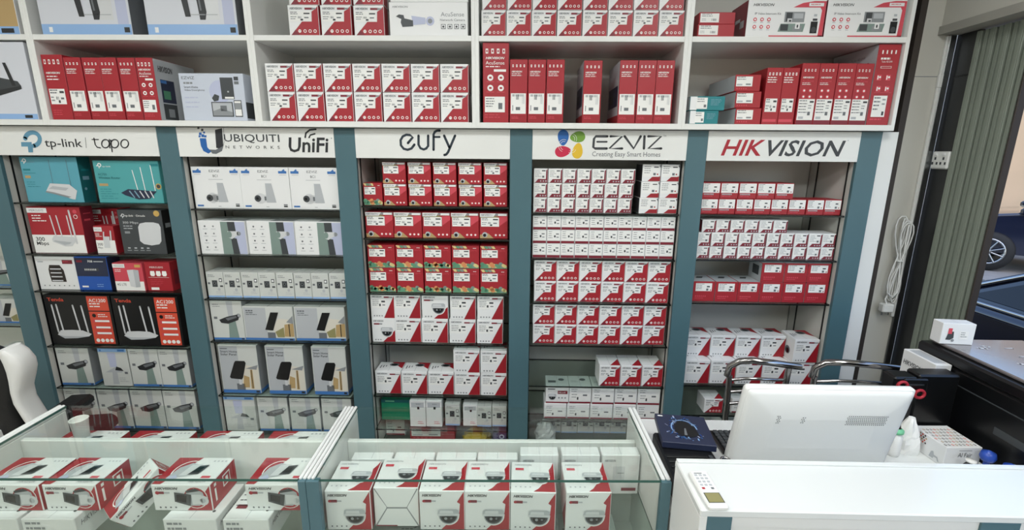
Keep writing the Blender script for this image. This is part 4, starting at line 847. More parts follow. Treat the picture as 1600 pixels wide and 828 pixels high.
u('recorder_box', 'd_nvr', 'slim red recorder box', 'left trio, '+W4, 796, 880, 3, 94, 193, B, .26, group='slim red recorder boxes, fourth overhead cabinet')
u('recorder_box', 'd_nvr', 'slim red recorder box', 'standing alone in '+W4, 909, 938, 1, 95, 193, B, .26)
u('recorder_box', 'd_nvr', 'slim red recorder box', 'right trio, '+W4, 964, 1048, 3, 95, 194, B, .26, group='slim red recorder boxes, fourth overhead cabinet')
W5 = 'rightmost overhead cabinet'
t_ = u('accessory_box', 'd_smallred', 'flat red box with white sticker', 'lower of two, upper shelf, '+W5, 1088, 1147, 1, 41, 61, U, .1)
u('accessory_box', 'd_smallred', 'flat red box with white sticker', 'upper of two, upper shelf, '+W5, 1091, 1149, 1, 21, 40, t_, .1)
u('intercom_box', 'd_kit', 'large white intercom kit box', 'upper shelf, '+W5, 1163, 1409, 2, 3, 62, U, .16, gap=.985, group='intercom kit boxes')
t_ = u('adapter_box', 'd_tealbox', 'small teal and white box', 'lower one, left end of '+W5, 1076, 1122, 1, 175, 196, B, .08)
u('adapter_box', 'd_tealbox', 'small teal and white box', 'upper one, left end of '+W5, 1076, 1132, 1, 153, 175, t_, .08)
z_ = B
for k, (yt, yb) in enumerate(((171, 196), (144, 170), (117, 143))):
    z_ = u('recorder_box', 'd_stickred', 'red box with white sticker lying flat', ('bottom', 'middle', 'top')[k]+' of three, '+W5, 1147, 1188, 1, yt, yb, z_, .3)
u('recorder_box', 'd_nvrs', 'upright red recorder box with small sticker', W5, 1189, 1240, 2, 108, 197, B, .26, group='red recorder boxes with small stickers')
u('recorder_box', 'd_acu4', 'upright red recorder box with large white sticker', W5, 1241, 1352, 4, 102, 198, B, .26, group='red recorder boxes with large stickers')
u('recorder_box', 'd_turbo', 'tall red recorder box with white icons', 'right end of '+W5, 1357, 1392, 1, 68, 198, B, .3)

# ------------------------------------------------------------------ goods on the glass shelves
def S(bi, k): return SHELVES[bi][k]
g = lambda n, bay: f'cartons, {n} shelf, {bay} bay'
# first bay
A = 'leftmost full bay'
row('router_box', 'd_tpA', 'turquoise box picturing a white router', 'top shelf, '+A, 43, 134, 1, 247, 318, base=S(1, 0), d=.07)
row('router_box', 'd_tpB', 'turquoise box picturing a dark router', 'top shelf, '+A, 154, 258, 1, 252, 318, base=S(1, 0), d=.07)
row('router_box', 'd_merc', 'red and white router box', 'second shelf, '+A, 47, 133, 1, 325, 397, base=S(1, 1), d=.07)
row('extender_box', 'd_ext', 'small red and white range extender box', 'second shelf, '+A, 146, 179, 1, 354, 397, base=S(1, 1), d=.06)
row('access_point_box', 'd_omada', 'dark grey box picturing a white access point', 'second shelf, '+A, 190, 262, 1, 329, 398, base=S(1, 1), d=.07)
row('router_box', 'd_merc', 'dark red box behind the small extender box', 'second shelf, '+A, 146, 192, 1, 328, 390, Yf=2.36, base=S(1, 1), d=.08)
row('switch_box', 'd_poe', 'white box picturing stacked brown switches', 'third shelf, '+A, 49, 115, 1, 404, 455, base=S(1, 2), d=.08)
row('switch_box', 'd_blue', 'blue network switch box', 'third shelf, '+A, 117, 170, 1, 403, 455, base=S(1, 2), d=.08)
row('router_box', 'd_4g', 'pink and white box picturing an upright router', 'third shelf, '+A, 177, 226, 1, 412, 455, base=S(1, 2), d=.09)
row('router_box', 'd_triple', 'bright red box with three white pods', 'third shelf, '+A, 228, 270, 1, 412, 457, base=S(1, 2), d=.09)
row('router_box', 'd_tenda', 'black and orange box picturing a white router', 'fourth shelf, '+A, 70, 286, 2, 465, 542, base=S(1, 3), d=.07, group='black router boxes')
row('floodlight_box', 'd_light', 'grey-white box picturing a black light', 'left end, fifth shelf, '+A, 86, 139, 1, 546, 605, base=S(1, 4), d=.11)
row('floodlight_box', 'd_lightb', 'pale blue-white box with blue top edge', 'fifth shelf, '+A, 156, 203, 1, 548, 607, base=S(1, 4), d=.11)
row('floodlight_box', 'd_light', 'grey-white box picturing a black light', 'right pair, fifth shelf, '+A, 204, 300, 2, 547, 607, base=S(1, 4), d=.11, group='light boxes, fifth shelf, leftmost full bay')
row('floodlight_box', 'd_light', 'grey-white box picturing a black light', 'bottom shelf, '+A, 104, 312, 4, 611, 673, base=S(1, 5), d=.11, group='light boxes, bottom shelf, leftmost full bay')
# second bay
A = 'second bay'
row('camera_box', 'd_bc1', 'white box picturing a small round camera', 'top shelf, '+A, 295, 529, 3, 262, 327, base=S(2, 0), d=.11, gap=.985, group=g('top', A))
row('camera_box', 'd_bc1s', 'white box with grey side picture', 'second shelf, '+A, 304, 534, 3, 347, 399, base=S(2, 1), d=.15, gap=.985, group=g('second', A))
row('camera_box', 'd_mini', 'small white box picturing a dark cube', 'third shelf, '+A, 320, 539, 8, 428, 468, base=S(2, 2), d=.1, group=g('third', A))
row('floodlight_box', 'd_light', 'white box picturing a dark blue light', 'fourth shelf, '+A, 331, 381, 1, 473, 534, base=S(2, 3), d=.11)
row('solar_panel_box', 'd_solarw', 'wide box picturing a black solar panel', 'fourth shelf, '+A, 384, 541, 2, 481, 534, base=S(2, 3), d=.11, gap=.985, group='wide solar panel boxes')
for k, (x0, x1) in enumerate(((348, 409), (420, 479), (491, 545))): row('solar_panel_box', 'd_solart', 'tall box picturing a black solar panel', ('leftmost', 'middle one', 'rightmost')[k]+', fifth shelf, '+A, x0, x1, 1, 541, 616, base=S(2, 4), d=.12, group='tall solar panel boxes')
row('floodlight_box', 'd_lightb', 'pale box with blue top edge', 'bottom shelf, '+A, 346, 395, 1, 622, 676, base=S(2, 5), d=.1)
row('floodlight_box', 'd_light', 'grey-white box picturing a black light', 'bottom shelf, '+A, 405, 553, 3, 622, 676, base=S(2, 5), d=.1, group='light boxes, bottom shelf, second bay', gap=.93)
# middle bay
A = 'middle bay'
t_ = row('camera_box', 'd_stripes', 'red striped camera box', 'alone at left of top shelf, '+A, 568, 598, 1, 286, 321, base=S(3, 0), d=.12)
t_ = row('camera_box', 'd_colorvu', 'red camera box with white sticker', 'lower row, top shelf, '+A, 602, 797, 5, 287, 321, base=S(3, 0), d=.12, gap=.93, group=g('top', A))
row('camera_box', 'd_colorvu', 'red camera box with white sticker', 'upper row, top shelf, '+A, 600, 798, 5, 252, 286, base=t_, d=.12, gap=.92, group=g('top', A))
row('camera_box', 'd_colorvu', 'larger red camera box with olive top', 'second shelf, '+A, 573, 795, 5, 332, 372, base=S(3, 1), d=.12, gap=.98, group=g('second', A))
t_ = row('camera_box', 'd_stripes', 'red camera box with coloured stripes', 'lower row, third shelf, '+A, 577, 797, 5, 417, 455, base=S(3, 2), d=.12, gap=.965, group=g('third', A))
row('camera_box', 'd_stripes', 'red camera box with coloured stripes', 'upper row, third shelf, '+A, 575, 794, 5, 380, 416, base=t_, d=.12, gap=.975, group=g('third', A))
def domes(xs, yt, yb, base, pic, rowname):
    for i, (x0, x1) in enumerate(xs):
        p_ = i == pic
        r_ = row('camera_box', 'd_domepic' if p_ else 'd_dome', 'white box picturing a dome camera' if p_ else 'white and red diagonal camera box', (f'{rowname} row, fourth shelf, '+A) if p_ else (f'{ORD[i]+" from left" if i < len(xs)-1 else "rightmost"}, {rowname} row, fourth shelf, '+A), x0, x1, 1, yt, yb, base=base, d=.115, group=g('fourth', A), jit=.6)
    return r_
t_ = domes([(579, 616), (617, 659), (659, 701), (702, 744), (745, 786)], 498, 535, S(3, 3), 0, 'lower')
domes([(577, 615), (616, 658), (659, 701), (703, 744), (745, 787)], 460, 498, t_, 2, 'upper')
t_ = row('camera_box', 'd_dome', 'white and red diagonal camera box', 'lower row, fifth shelf, '+A, 588, 796, 5, 582, 617, base=S(3, 4), d=.11, group=g('fifth', A), jit=.6)
row('camera_box', 'd_dome', 'white and red diagonal camera box', 'stacked on top, fifth shelf, '+A, 712, 796, 2, 547, 582, base=t_, d=.11, group=g('fifth', A), jit=.6)
row('green_box', 'd_green', 'green box', 'left end of sixth shelf, '+A, 587, 640, 1, 621, 653, Yf=2.3, base=S(3, 5), d=.1)
row('accessory_box', 'd_tallw', 'tall plain white box', 'sixth shelf, '+A, 641, 691, 2, 626, 666, Yf=2.24, base=S(3, 5), d=.06, group='tall plain white boxes')
row('camera_box', 'd_mini', 'small grey-white box with dark camera', 'left of the three, sixth shelf, '+A, 695, 719, 1, 626, 660, Yf=2.25, base=S(3, 5), d=.06)
row('accessory_box', 'd_tallw', 'small white box with black dot', 'sixth shelf, '+A, 723, 746, 1, 626, 659, Yf=2.25, base=S(3, 5), d=.06)
row('camera_box', 'd_mini', 'small grey-white box with dark camera', 'sixth shelf, '+A, 747, 794, 2, 626, 658, Yf=2.25, base=S(3, 5), d=.06, group='small camera boxes, sixth shelf')
row('accessory_box', 'd_purple', 'small purple box', 'lowest shelf of '+A, 772, 794, 1, 665, 692, Yf=2.26, base=S(3, 6), d=.06)
row('camera_box', 'd_plainw', 'dim white box', 'left end of lowest shelf, '+A, 595, 625, 1, 665, 690, Yf=2.36, base=S(3, 6), d=.08)
row('recorder_box', 'd_stickred', 'dark red box lying flat', 'lowest shelf, '+A, 640, 712, 1, 672, 690, Yf=2.33, base=S(3, 6), d=.1)
# fourth bay
A = 'fourth bay'
z_ = S(4, 0)
for k, (yt, yb) in enumerate(((310, 333), (287, 309.5), (264, 286.5))): z_ = row('camera_box', 'd_ez7', 'small white and maroon box', ('bottom', 'middle', 'top')[k]+' row, top shelf, '+A, 830, (984, 986, 989)[k], 7, yt, yb, base=z_, d=.1, group=g('top', A), jit=.6)
z_ = S(4, 0)
for k, (yt, yb) in enumerate(((308, 332), (281.5, 307), (254, 281))): z_ = row('camera_box', 'd_ez2', 'white red-cornered camera box', ('bottom', 'middle', 'top')[k]+' of right stack, top shelf, '+A, (1003, 1005, 1007)[k], (1063, 1064, 1066)[k], 2, yt, yb, base=z_, d=.12, group='right stack, top shelf, fourth bay', jit=.5)
z_ = S(4, 1)
for k, (yt, yb) in enumerate(((382, 404), (360, 381.5), (338, 359.5))): z_ = row('camera_box', 'd_plain', 'small white box with maroon foot', ('bottom', 'middle', 'top')[k]+' row, second shelf, '+A, 829, (1050, 1051, 1053)[k], 10, yt, yb, base=z_, d=.1, group=g('second', A), jit=.6, gap=.985)
z_ = S(4, 2)
for k, (yt, yb) in enumerate(((441, 473), (407, 440))): z_ = row('camera_box', 'd_notch', 'white and red notched camera box', ('lower', 'upper')[k]+' row, third shelf, '+A, 834, (1043, 1047)[k], 6, yt, yb, base=z_, d=.11, group=g('third', A), jit=.6, gap=.985)
z_ = S(4, 3)
for k, (yt, yb) in enumerate(((508, 538), (476, 507.5))): z_ = row('camera_box', 'd_notch', 'white and red notched camera box', ('lower', 'upper')[k]+' row, fourth shelf, '+A, 832, (1037, 1040)[k], 6, yt, yb, base=z_, d=.11, group=g('fourth', A), jit=.6, gap=.985)
row('camera_box', 'd_notch', 'white and red notched camera box', 'front of fifth shelf, '+A, 938, 1038, 3, 569, 601, Yf=2.225, base=S(4, 4), d=.13, group=g('fifth', A), jit=.4)
z_ = row('camera_box', 'd_plainw', 'low white box with maroon foot', 'lower row, sixth shelf, '+A, 853, 1033, 5, 632, 655, base=S(4, 5), d=.12, group=g('sixth', A), jit=.6)
row('camera_box', 'd_domew', 'white box with dome picture and maroon tag', 'left, sixth shelf, '+A, 852, 889, 1, 603, 630, base=z_, d=.12)
row('camera_box', 'd_plainw', 'white box with maroon foot', 'upper row, sixth shelf, '+A, 890, 1033, 4, 603, 630, base=z_, d=.12, group=g('sixth', A), jit=.6)
row('camera_box', 'd_mini', 'dim grey patterned box', 'lowest shelf, '+A, 850, 978, 5, 664, 690, Yf=2.34, base=S(4, 6), d=.1, group=g('lowest', A))
# rightmost bay
A = 'rightmost bay'
t_ = row('camera_box', 'd_band', 'white box with red lower band', 'lower row, top shelf, '+A, 1094, 1327, 8, 311, 335, base=S(5, 0), d=.12, group=g('top', A), jit=.6)
row('camera_box', 'd_band', 'white box with red lower band', 'upper row, top shelf, '+A, 1096, 1239, 5, 285, 310, base=t_, d=.12, group=g('top', A), jit=.6)
z_ = S(5, 1)
for k, (yt, yb, x1, n) in enumerate(((385, 404, 1316, 10), (363, 384.5, 1318, 10), (342, 362, 1230, 6))): z_ = row('camera_box', 'd_ez7', 'small white and maroon box', ('bottom', 'middle', 'top')[k]+' row, second shelf, '+A, (1094, 1095, 1096)[k], x1, n, yt, yb, base=z_, d=.1, group=g('second', A), jit=.6)
t_ = row('camera_box', 'd_redlab', 'plain red box with white sticker', 'lower row, third shelf, '+A, 1087, 1297, 6, 440, 471, base=S(5, 2), d=.13, group=g('third', A), jit=.5, gap=.985)
row('camera_box', 'd_redlab', 'plain red box with white sticker', 'upper row, third shelf, '+A, 1194, 1302, 3, 410, 440, base=t_, d=.13, group=g('third', A), jit=.5, gap=.985)
t_ = row('camera_box', 'd_dome', 'white and red diagonal camera box', 'lower row, fourth shelf, '+A, 1077, 1287, 5, 564, 600, base=S(5, 3), d=.13, group=g('fourth', A), jit=.6)
x0, _ = at_y(1070, 549, 2.295); x1, _ = at_y(1226, 549, 2.295)
for i in range(4): carton('camera_box', 'd_dome', (x1-x0)/4*.97, .112, .115, (x0+(x1-x0)/4*(i+.5), 2.295+.0575, t_), random.uniform(-.01, .01), f'white and red diagonal camera box, {ORD[i]} from left, upper row, fourth shelf, rightmost bay', g('fourth', A))
row('camera_box', 'd_dome', 'white and red diagonal camera box pulled forward', 'upper row, right end, '+A, 1250, 1290, 1, 532, 568, Yf=2.222, base=t_, d=.13)
row('camera_box', 'd_notch', 'dim white and red box behind the left chrome chair', 'fifth shelf, '+A, 1101, 1131, 1, 602, 624, base=S(5, 4), d=.1)
row('camera_box', 'd_notch', 'white and red box behind the left chrome chair', 'lowest shelf, '+A, 1106, 1141, 1, 634, 663, base=S(5, 5), d=.12)
row('camera_box', 'd_plainw', 'white box on the fifth shelf behind chrome chair back', A, 1145, 1180, 1, 602, 624, base=S(5, 4), d=.1)
row('camera_box', 'd_plainw', 'white box beside the chrome chair', 'lowest shelf, '+A, 1145, 1180, 1, 634, 663, base=S(5, 5), d=.12)
# far-left bay, only its right end shows
A = 'far-left bay at the picture edge'
for k, (yt, yb, dz) in enumerate(((290, 345, 0), (395, 448, 1), (470, 505, 2), (540, 590, 3))):
    xr = -2.535; h = .12
    carton('camera_box', ('d_lightb', 'd_light', 'd_solarw', 'd_light')[k], .2, .13, .1, (xr-.1, 2.3, S(0, dz)), 0, f'pale box, {ORD[k]} shelf from top, {A}', 'boxes in far-left bay')

# soft goods on the lowest shelves
def bag(name, label, loc, rx, ry, h, m, seed):
    r = random.Random(seed); b = MB(); rings = []
    for k in range(8):
        f = k/7; s = (1, 1.05, 1.02, .95, .85, .7, .5, .25)[k]; rg = []
        for i in range(16):
            a = 2*math.pi*i/16; q = s*(1+r.uniform(-.13, .13)); rg.append((rx*q*math.cos(a), ry*q*math.sin(a), h*f+r.uniform(-.006, .006)*(0 < k < 7)))
        rings.append(rg)
    b.loft(rings, m, smooth=False); return tag(b.build(name, None, loc), label, 'bag')
mat('bag_yellow', '#b59a25', .35); mat('bag_clear', '#aeb4b2', .3)
x_, z_ = at_y(745, 690, 2.3); bag('packet', 'crumpled yellow packet on lowest shelf of middle bay', (x_, 2.33, S(3, 6)), .075, .05, .085, 'bag_yellow', 3)
x_, z_ = at_y(851, 690, 2.3); bag('plastic_bag', 'crumpled pale plastic bag on lowest shelf of fourth bay', (x_-.0, 2.28, S(4, 6)), .055, .045, .12, 'bag_clear', 5)

# ------------------------------------------------------------------ glass display counters
CA, CO = .026, Vector((-.58, 1.12, 0))
CR = Matrix.Rotation(CA, 4, 'Z')
def at_z(px, py, Z):
    r = FWD+RGT*((px-CX)/FPX)+UPV*((CY-py)/FPX); t = (Z-CAMH)/r.z; return r.x*t, r.y*t
def cw(x, y, z): return tuple(CO+CR @ Vector((x, y, z)))
EDG = dict(front='glass_edge', back='glass_edge', left='glass_edge', right='glass_edge')
def counter(label, a, b_, sz, lw, rw, post, py=.205, pz=.905):
    t = thing('glass_counter', label, 'counter', CO, CA, 'glass display counters')
    for x0, x1 in ((a, a+lw), (b_-rw, b_)):
        o = bx('side_panel', t, x0, x1, .004, .37, 0, .912, 'white_laminate', .002)
        bx('rail', o, x0, x0+(x1-x0)*.46, -.004, .374, .912, .934, 'white_gloss', .003); bx('rail', o, x0+(x1-x0)*.54, x1, -.004, .374, .912, .934, 'white_gloss', .003)
    bx('glass_top', t, a+lw+.0005, b_-rw-.0005, -.006, .374, .922, .93, 'clear_glass', 0, dict(front='glass_edge', left='glass_edge', right='glass_edge'))
    bx('front_glass', t, a+lw, b_-rw, -.002, .003, .12, .9215, 'clear_glass', 0, dict(top='glass_edge', bottom='glass_edge', left='glass_edge', right='glass_edge'))
    bx('partition', t, a+lw, b_-rw, py, py+.018, .1, pz, 'white_laminate', .003)
    bx('inner_shelf', t, a+lw, b_-rw, .006, py, sz-.008, sz-.0005, 'shelf_glass', 0, EDG); bx('rear_shelf', t, a+lw, b_-rw, py+.018, .368, .735, .753, 'white_laminate', .002)
    bx('bottom_board', t, a+lw, b_-rw, .006, .368, .08, .1, 'white_laminate'); bx('lower_shelf', t, a+lw, b_-rw, .006, py, .56, .57, 'white_laminate'); bx('plinth', t, a, b_, .02, .35, 0, .08, 'teal_laminate')
    for x0, x1 in post: bx('front_post', t, x0, x1, -.014, .004, 0, .928, 'teal_laminate', .001)
    return t
SL, SR = .70, .738
counter('left glass-topped display counter filled with bullet camera boxes', -1.02, -.001, SL, .024, .021, [(-1.02, -.99), (-.021, .0)])
counter('right glass-topped display counter filled with dome camera boxes', .001, 1.0, SR, .021, .026, [(.001, .036), (.973, 1.0)], .25, .876)
def citem(name, design, w_, h, d, px, py, ztop, label, group=None, base=None, rz=0):
    """front-top edge centre measured at (px,py) for a carton whose top is at ztop"""
    x, y = at_z(px, py, ztop); a = CA+rz
    q = CR.inverted() @ (Vector((x, y, 0))-CO)
    if q.y < .009: q.y = .009; x, y, _ = CO+CR @ q
    base = ztop-h if base is None else base
    return carton(name, design, w_, h, d, (x-math.sin(a)*d/2, y+math.cos(a)*d/2, base), a, label, group, bev=.002)
G1 = 'bullet camera boxes in the left counter'
h2 = .086
for px, lab in ((12, 'at left end'), (106, 'second from left'), (281, 'with its red end showing'), (428, 'at right end, touching teal post')):
    citem('camera_box', 'd_cbullet', .152 if px == 106 else .168, h2, .125, px, 757.5, SL+2*h2+.001, f'white bullet camera box {lab}, upper layer in left counter', G1, SL+h2+.001)
for k, (px, lab) in enumerate(((-36, 'at left end'), (58, 'second from left'), (285, 'under the red-ended box'), (375, 'sticking out to the front'))):
    citem('camera_box', 'd_cwhite2', (.155, .15, .15, .13)[k], h2, (.15, .15, .15, .17)[k], px, 823, SL+h2, f'white camera box {lab}, lower layer in left counter', G1, SL)
# the box leaning across the gap
n = Vector((*at_z(166, 803, .785), .785)); f_ = Vector((*at_z(226, 738, .862), .862)); e1 = (f_-n).normalized()
e2 = Vector((0, 0, 1)).cross(e1).normalized(); e3 = e1.cross(e2)
me, lm = carton_mesh('d_cbullet', .16, .07, .074, .002)
o = tag(link('camera_box', me), 'white bullet camera box leaning askew across the gap in left counter', 'box', G1)
c = n+e1*.08-e3*.07
o.matrix_world = Matrix(((e1.x, e2.x, e3.x, c.x), (e1.y, e2.y, e3.y, c.y), (e1.z, e2.z, e3.z, c.z), (0, 0, 0, 1)))
b = MB(); b.box(-.0812, -.0806, -.033, .033, .006, .061, 'paper')
Fe = Fc(b, (-.0813, .033, .006), (0, -1, 0), (0, 0, 1), .066, .055); Fe.bars(.06, .6, .15, .7, 5, 'mgrey', 1, 4, .3); Fe.rect(.5, .8, .92, .9, 'maroon', 1); Fe.rect(.68, .4, .88, .5, 'green', 1); Fe.rect(.74, 0, 1, .75, 'red', 2); hik(Fe, .05, .84, .1, 'mgrey', .4)
b.build('label', o)['label'] = 'white end label with red corner'
for k in range(4):
    x, y, z = cw(-.88+k*.235, .304, .7535); carton('camera_box', 'd_cbullet', .2, .088, .115, (x, y, z), CA, f'bullet camera box, {ORD[k]} from left, rear compartment of left counter', 'boxes in the rear compartment', bev=.002)
# cup standing on the first rear box
x, y = at_z(120, 668, .885); t = thing('paper_cup', 'white paper cup in rear compartment of left counter', 'cup', (x, y+.012, .8418))
b = MB(); b.lathe([(.001, .0), (.02, .0), (.026, .066), (.028, .068), (.026, .07), (.0235, .066), (.018, .004), (.001, .004)], (0, 0, 0), 'paper', 20); b.build('cup_body', t)
G2 = 'dome camera boxes in the right counter'
for k, (x0, x1) in enumerate(((506, 578), (583, 653), (654, 726), (726, 797), (798, 869), (885, 956))):
    nm = ('leftmost, next to teal post', 'with plain folded flaps', 'third from left', 'fourth from left', 'fifth from left', 'rightmost, standing apart')[k]
    o = citem('camera_box', 'd_flap' if k == 1 else 'd_cdome', .129, .13, .135, (x0+x1)/2, (767, 762, 767, 767.5, 769, 769)[k], SR+.13, f'dome camera box {nm}, front row, right counter', G2, SR, rz=(0, 0, 0, .0, -.03, -.0)[k])
    if k == 1:   # the folded end flaps
        for pts in ([(-.06, .002), (.06, .002), (.029, .061), (-.027, .061)], [(-.063, .126), (-.063, .005), (-.0295, .063), (-.0295, .067)], [(.063, .126), (.063, .005), (.0315, .063), (.0315, .067)], [(-.06, .128), (.06, .128), (.029, .066), (-.027, .066)]):
            b = MB(); q = [(x, -.0683, z) for x, z in pts]; q2 = [(x, -.0675, z) for x, z in pts]; b.face(q, 'white'); m_ = len(q)
            for i in range(m_): b.face([q[i], q[(i+1) % m_], q2[(i+1) % m_], q2[i]], 'lgrey')
            b.build('flap', o)
G3 = 'plain white boxes in the right counter'
for k, (x0, x1) in enumerate(((547, 613), (614, 679), (681, 744), (746, 809))):
    citem('accessory_box', 'd_cwhite', .127, .12, .036, (x0+x1)/2, 717, SR+.12, f'low plain white box, {ORD[k]} from left, back row, right counter', G3, SR)
for k, (x0, x1) in enumerate(((811, 875), (876, 940), (941, 1001))):
    citem('accessory_box', 'd_cwhite', .12, .142, .044, (x0+x1)/2, 711, SR+.142, f'taller plain white box, {("left", "middle", "right")[k]} of three, back row, right counter', G3, SR)
for k in range(3):
    x, y, z = cw(.3+k*.25, .1, .5705); carton('camera_box', 'd_cwhite2', .18, .09, .16, (x, y, z), CA, f'white box on the lowest visible shelf, {ORD[k]} from left, right counter', 'boxes under the right counter shelf')

# ------------------------------------------------------------------ reception desk
t = thing('reception_desk', 'white desk with raised front ledge and teal front strips', 'desk')
bx('ledge_top', t, .423, 1.42, .947, 1.133, .98, 1.0, 'white_gloss', .003); bx('ledge_lip', t, .425, 1.42, 1.117, 1.132, 1.0, 1.005, 'white_gloss', .001)
bx('side_panel', t, .424, .442, .949, 1.131, 0, .98, 'white_laminate', .001); bx('front_panel', t, .5, 1.07, .962, .975, 0, .98, 'white_laminate'); bx('front_rail', t, .5, 1.07, .954, .962, .95, .98, 'white_laminate')
bx('back_panel', t, .442, 1.42, 1.112, 1.131, 0, .98, 'white_laminate'); bx('front_strip', t, .442, .5, .949, .975, 0, .98, 'teal_laminate', .001); bx('front_strip', t, 1.07, 1.16, .949, .975, 0, .98, 'teal_laminate', .001); bx('front_panel', t, 1.16, 1.42, .962, .975, 0, .98, 'white_laminate')
bx('worktop', t, .43, 1.525, 1.133, 1.635, .80, .82, 'white_gloss', .002); bx('worktop_return', t, 1.3, 1.525, 1.6355, 1.75, .80, .82, 'white_gloss', .002); bx('side_panel', t, .432, .45, 1.133, 1.63, 0, .8, 'white_laminate'); bx('side_panel', t, 1.5, 1.518, 1.133, 1.63, 0, .8, 'white_laminate')
# remote control
x, y = at_z(1105.5, 762, 1.012); t = thing('remote_control', 'white air conditioner remote lying on the desk ledge', 'remote', (x, y, 1.0004), math.radians(2))
b = MB(); b.box(-.0235, .0235, -.066, .062, 0, .014, 'plastic_white', .004); b.build('body', t)
bx('screen', t, -.017, .017, -.052, -.022, .0138, .0146, 'olive'); bx('screen_frame', t, -.019, .019, -.054, -.02, .0136, .0142, 'char')
b = MB(); F_ = Fc(b, (-.0235, -.066, .0141), (1, 0, 0), (0, 1, 0), .047, .128); F_.rect(.2, .9, .62, .92, 'mgrey', 1)
b.build('print', t)
for i in range(3):
    for j in range(5):
        if (i, j) not in ((1, 0),): bx('button', t, -.0155+i*.011, -.0085+i*.011, -.008+j*.012, -.002+j*.012, .0138, .0152, 'hred' if (i, j) == (0, 0) else 'mgrey' if (i, j) == (2, 0) else 'lgrey', .001)

# things on the worktop
ZW = .8204
x0, y0 = .53, 1.247; t = thing('ribbed_case', 'black ribbed case lying at the left of the worktop', 'case', (x0, y0, ZW))
b = MB(); b.box(-.08, .08, -.105, .185, 0, .073, 'plastic_black', .006); b.build('body', t)
for i in range(7): bx('rib', t, -.074, .052, -.098+i*.024, -.086+i*.024, .0725, .0765, 'plastic_black', .002)
bx('strap', t, .058, .07, -.1, .06, .0725, .0745, 'char', .001)
carton('mouse_box', 'd_mouse', .165, .022, .17, (.548, 1.417, ZW+.0738), math.radians(-7), 'dark blue gaming mouse box with blue lightning, lying on the ribbed case', cat='box')
t = thing('desk_camera', 'small black camera with silver ring beside the ribbed case', 'camera', (.632, 1.262, ZW)); b = MB(); b.box(-.018, .018, -.05, .042, 0, .072, 'plastic_black', .008); b.build('body', t)
b = MB(); b.lathe([(.016, 0), (.016, .005), (.011, .005), (.011, .001)], (0, .022, .072), 'chrome', 20); b.build('ring', t); b = MB(); b.lathe([(.011, .001), (.006, .003), (.0005, .004)], (0, .022, .072), 'dglass', 16); b.build('lens', t)
t = thing('keyboard', 'black keyboard behind the white monitor', 'keyboard', (.875, 1.48, ZW)); b = MB(); b.box(-.19, .19, -.065, .065, 0, .014, 'plastic_black', .004); b.build('base', t)
b = MB()
for i in range(19):
    for j in range(6): b.box(-.18+i*.019, -.164+i*.019, -.058+j*.0195, -.042+j*.0195, .0135, .021, 'char' if (i+j) % 9 else 'dgrey', .002)
kb = b.build('keys', t); kb['kind'] = 'stuff'
# white monitor seen from behind
MW, MH = .515, .31
t = thing('monitor', 'large white monitor seen from behind on the desk', 'monitor', (.908, 1.345, ZW)); t.rotation_euler = (0, 0, math.radians(3))
def monring(k, y):
    hw, r = MW/2-k, .012; P = []
    for cx_, cz, a0 in ((hw-r, k+r, -90), (hw-r, MH-k-r, 0), (-hw+r, MH-k-r, 90), (-hw+r, k+r, 180)):
        for i in range(5): a = math.radians(a0+i*22.5); P.append((cx_+r*math.cos(a), y, cz+r*math.sin(a)))
    return P
b = MB(); b.loft([monring(.004, -.004), monring(0, .0), monring(0, .014), monring(.004, .018)], 'plastic_white', caps=True); fr = b.build('bezel', t); fr.location = (0, 0, .012)
b = MB(); b.loft([monring(.006, -.004), monring(.009, -.009), monring(.02, -.013), monring(.05, -.019), monring(.1, -.0235)], 'plastic_white', caps=False); b.face(monring(.1, -.0235), 'plastic_white'); sh = b.build('back_shell', t); sh.location = (0, 0, .012)
bx('screen', fr, -MW/2+.012, MW/2-.012, .018, .0186, .012, MH-.012, 'dglass')
VY = -.0248
def vent(x0, x1, z0, z1, st):
    b = MB(); nx = int((x1-x0)/st); nz = int((z1-z0)/st)
    for i in range(nx):
        for j in range(nz):
            cx_, cz = x0+i*st+(j % 2)*st/2, z0+j*st; q = st*.33
            b.face([(cx_-q, VY, cz), (cx_, VY, cz-q), (cx_+q, VY, cz), (cx_, VY, cz+q)], 'dgrey')
    o = b.build('vent_holes', sh); o['kind'] = 'stuff'
vent(-.153, -.136, .198, .232, .0062); vent(-.078, -.062, .2, .23, .0062); vent(.06, .185, .195, .235, .0062)
TL = math.radians(10)
for o in (fr, sh): o.rotation_euler = (TL, math.radians(1.5), 0)
b = MB(); b.box(-.03, .03, .03, .05, .0, .12, 'plastic_black', .006); b.build('stand_neck', t); b = MB(); b.box(-.13, .13, -.04, .06, 0, .01, 'plastic_black', .004); b.build('stand_foot', t)
b = MB(); b.lathe([(.0005, -.014), (.045, -.014), (.05, -.008), (.05, .008), (.045, .014), (.0005, .014)], (.245, .05, .052), 'plastic_black', 24, 'y'); b.box(.195, .295, .03, .07, 0, .012, 'plastic_black', .004); b.build('speaker_puck', t)
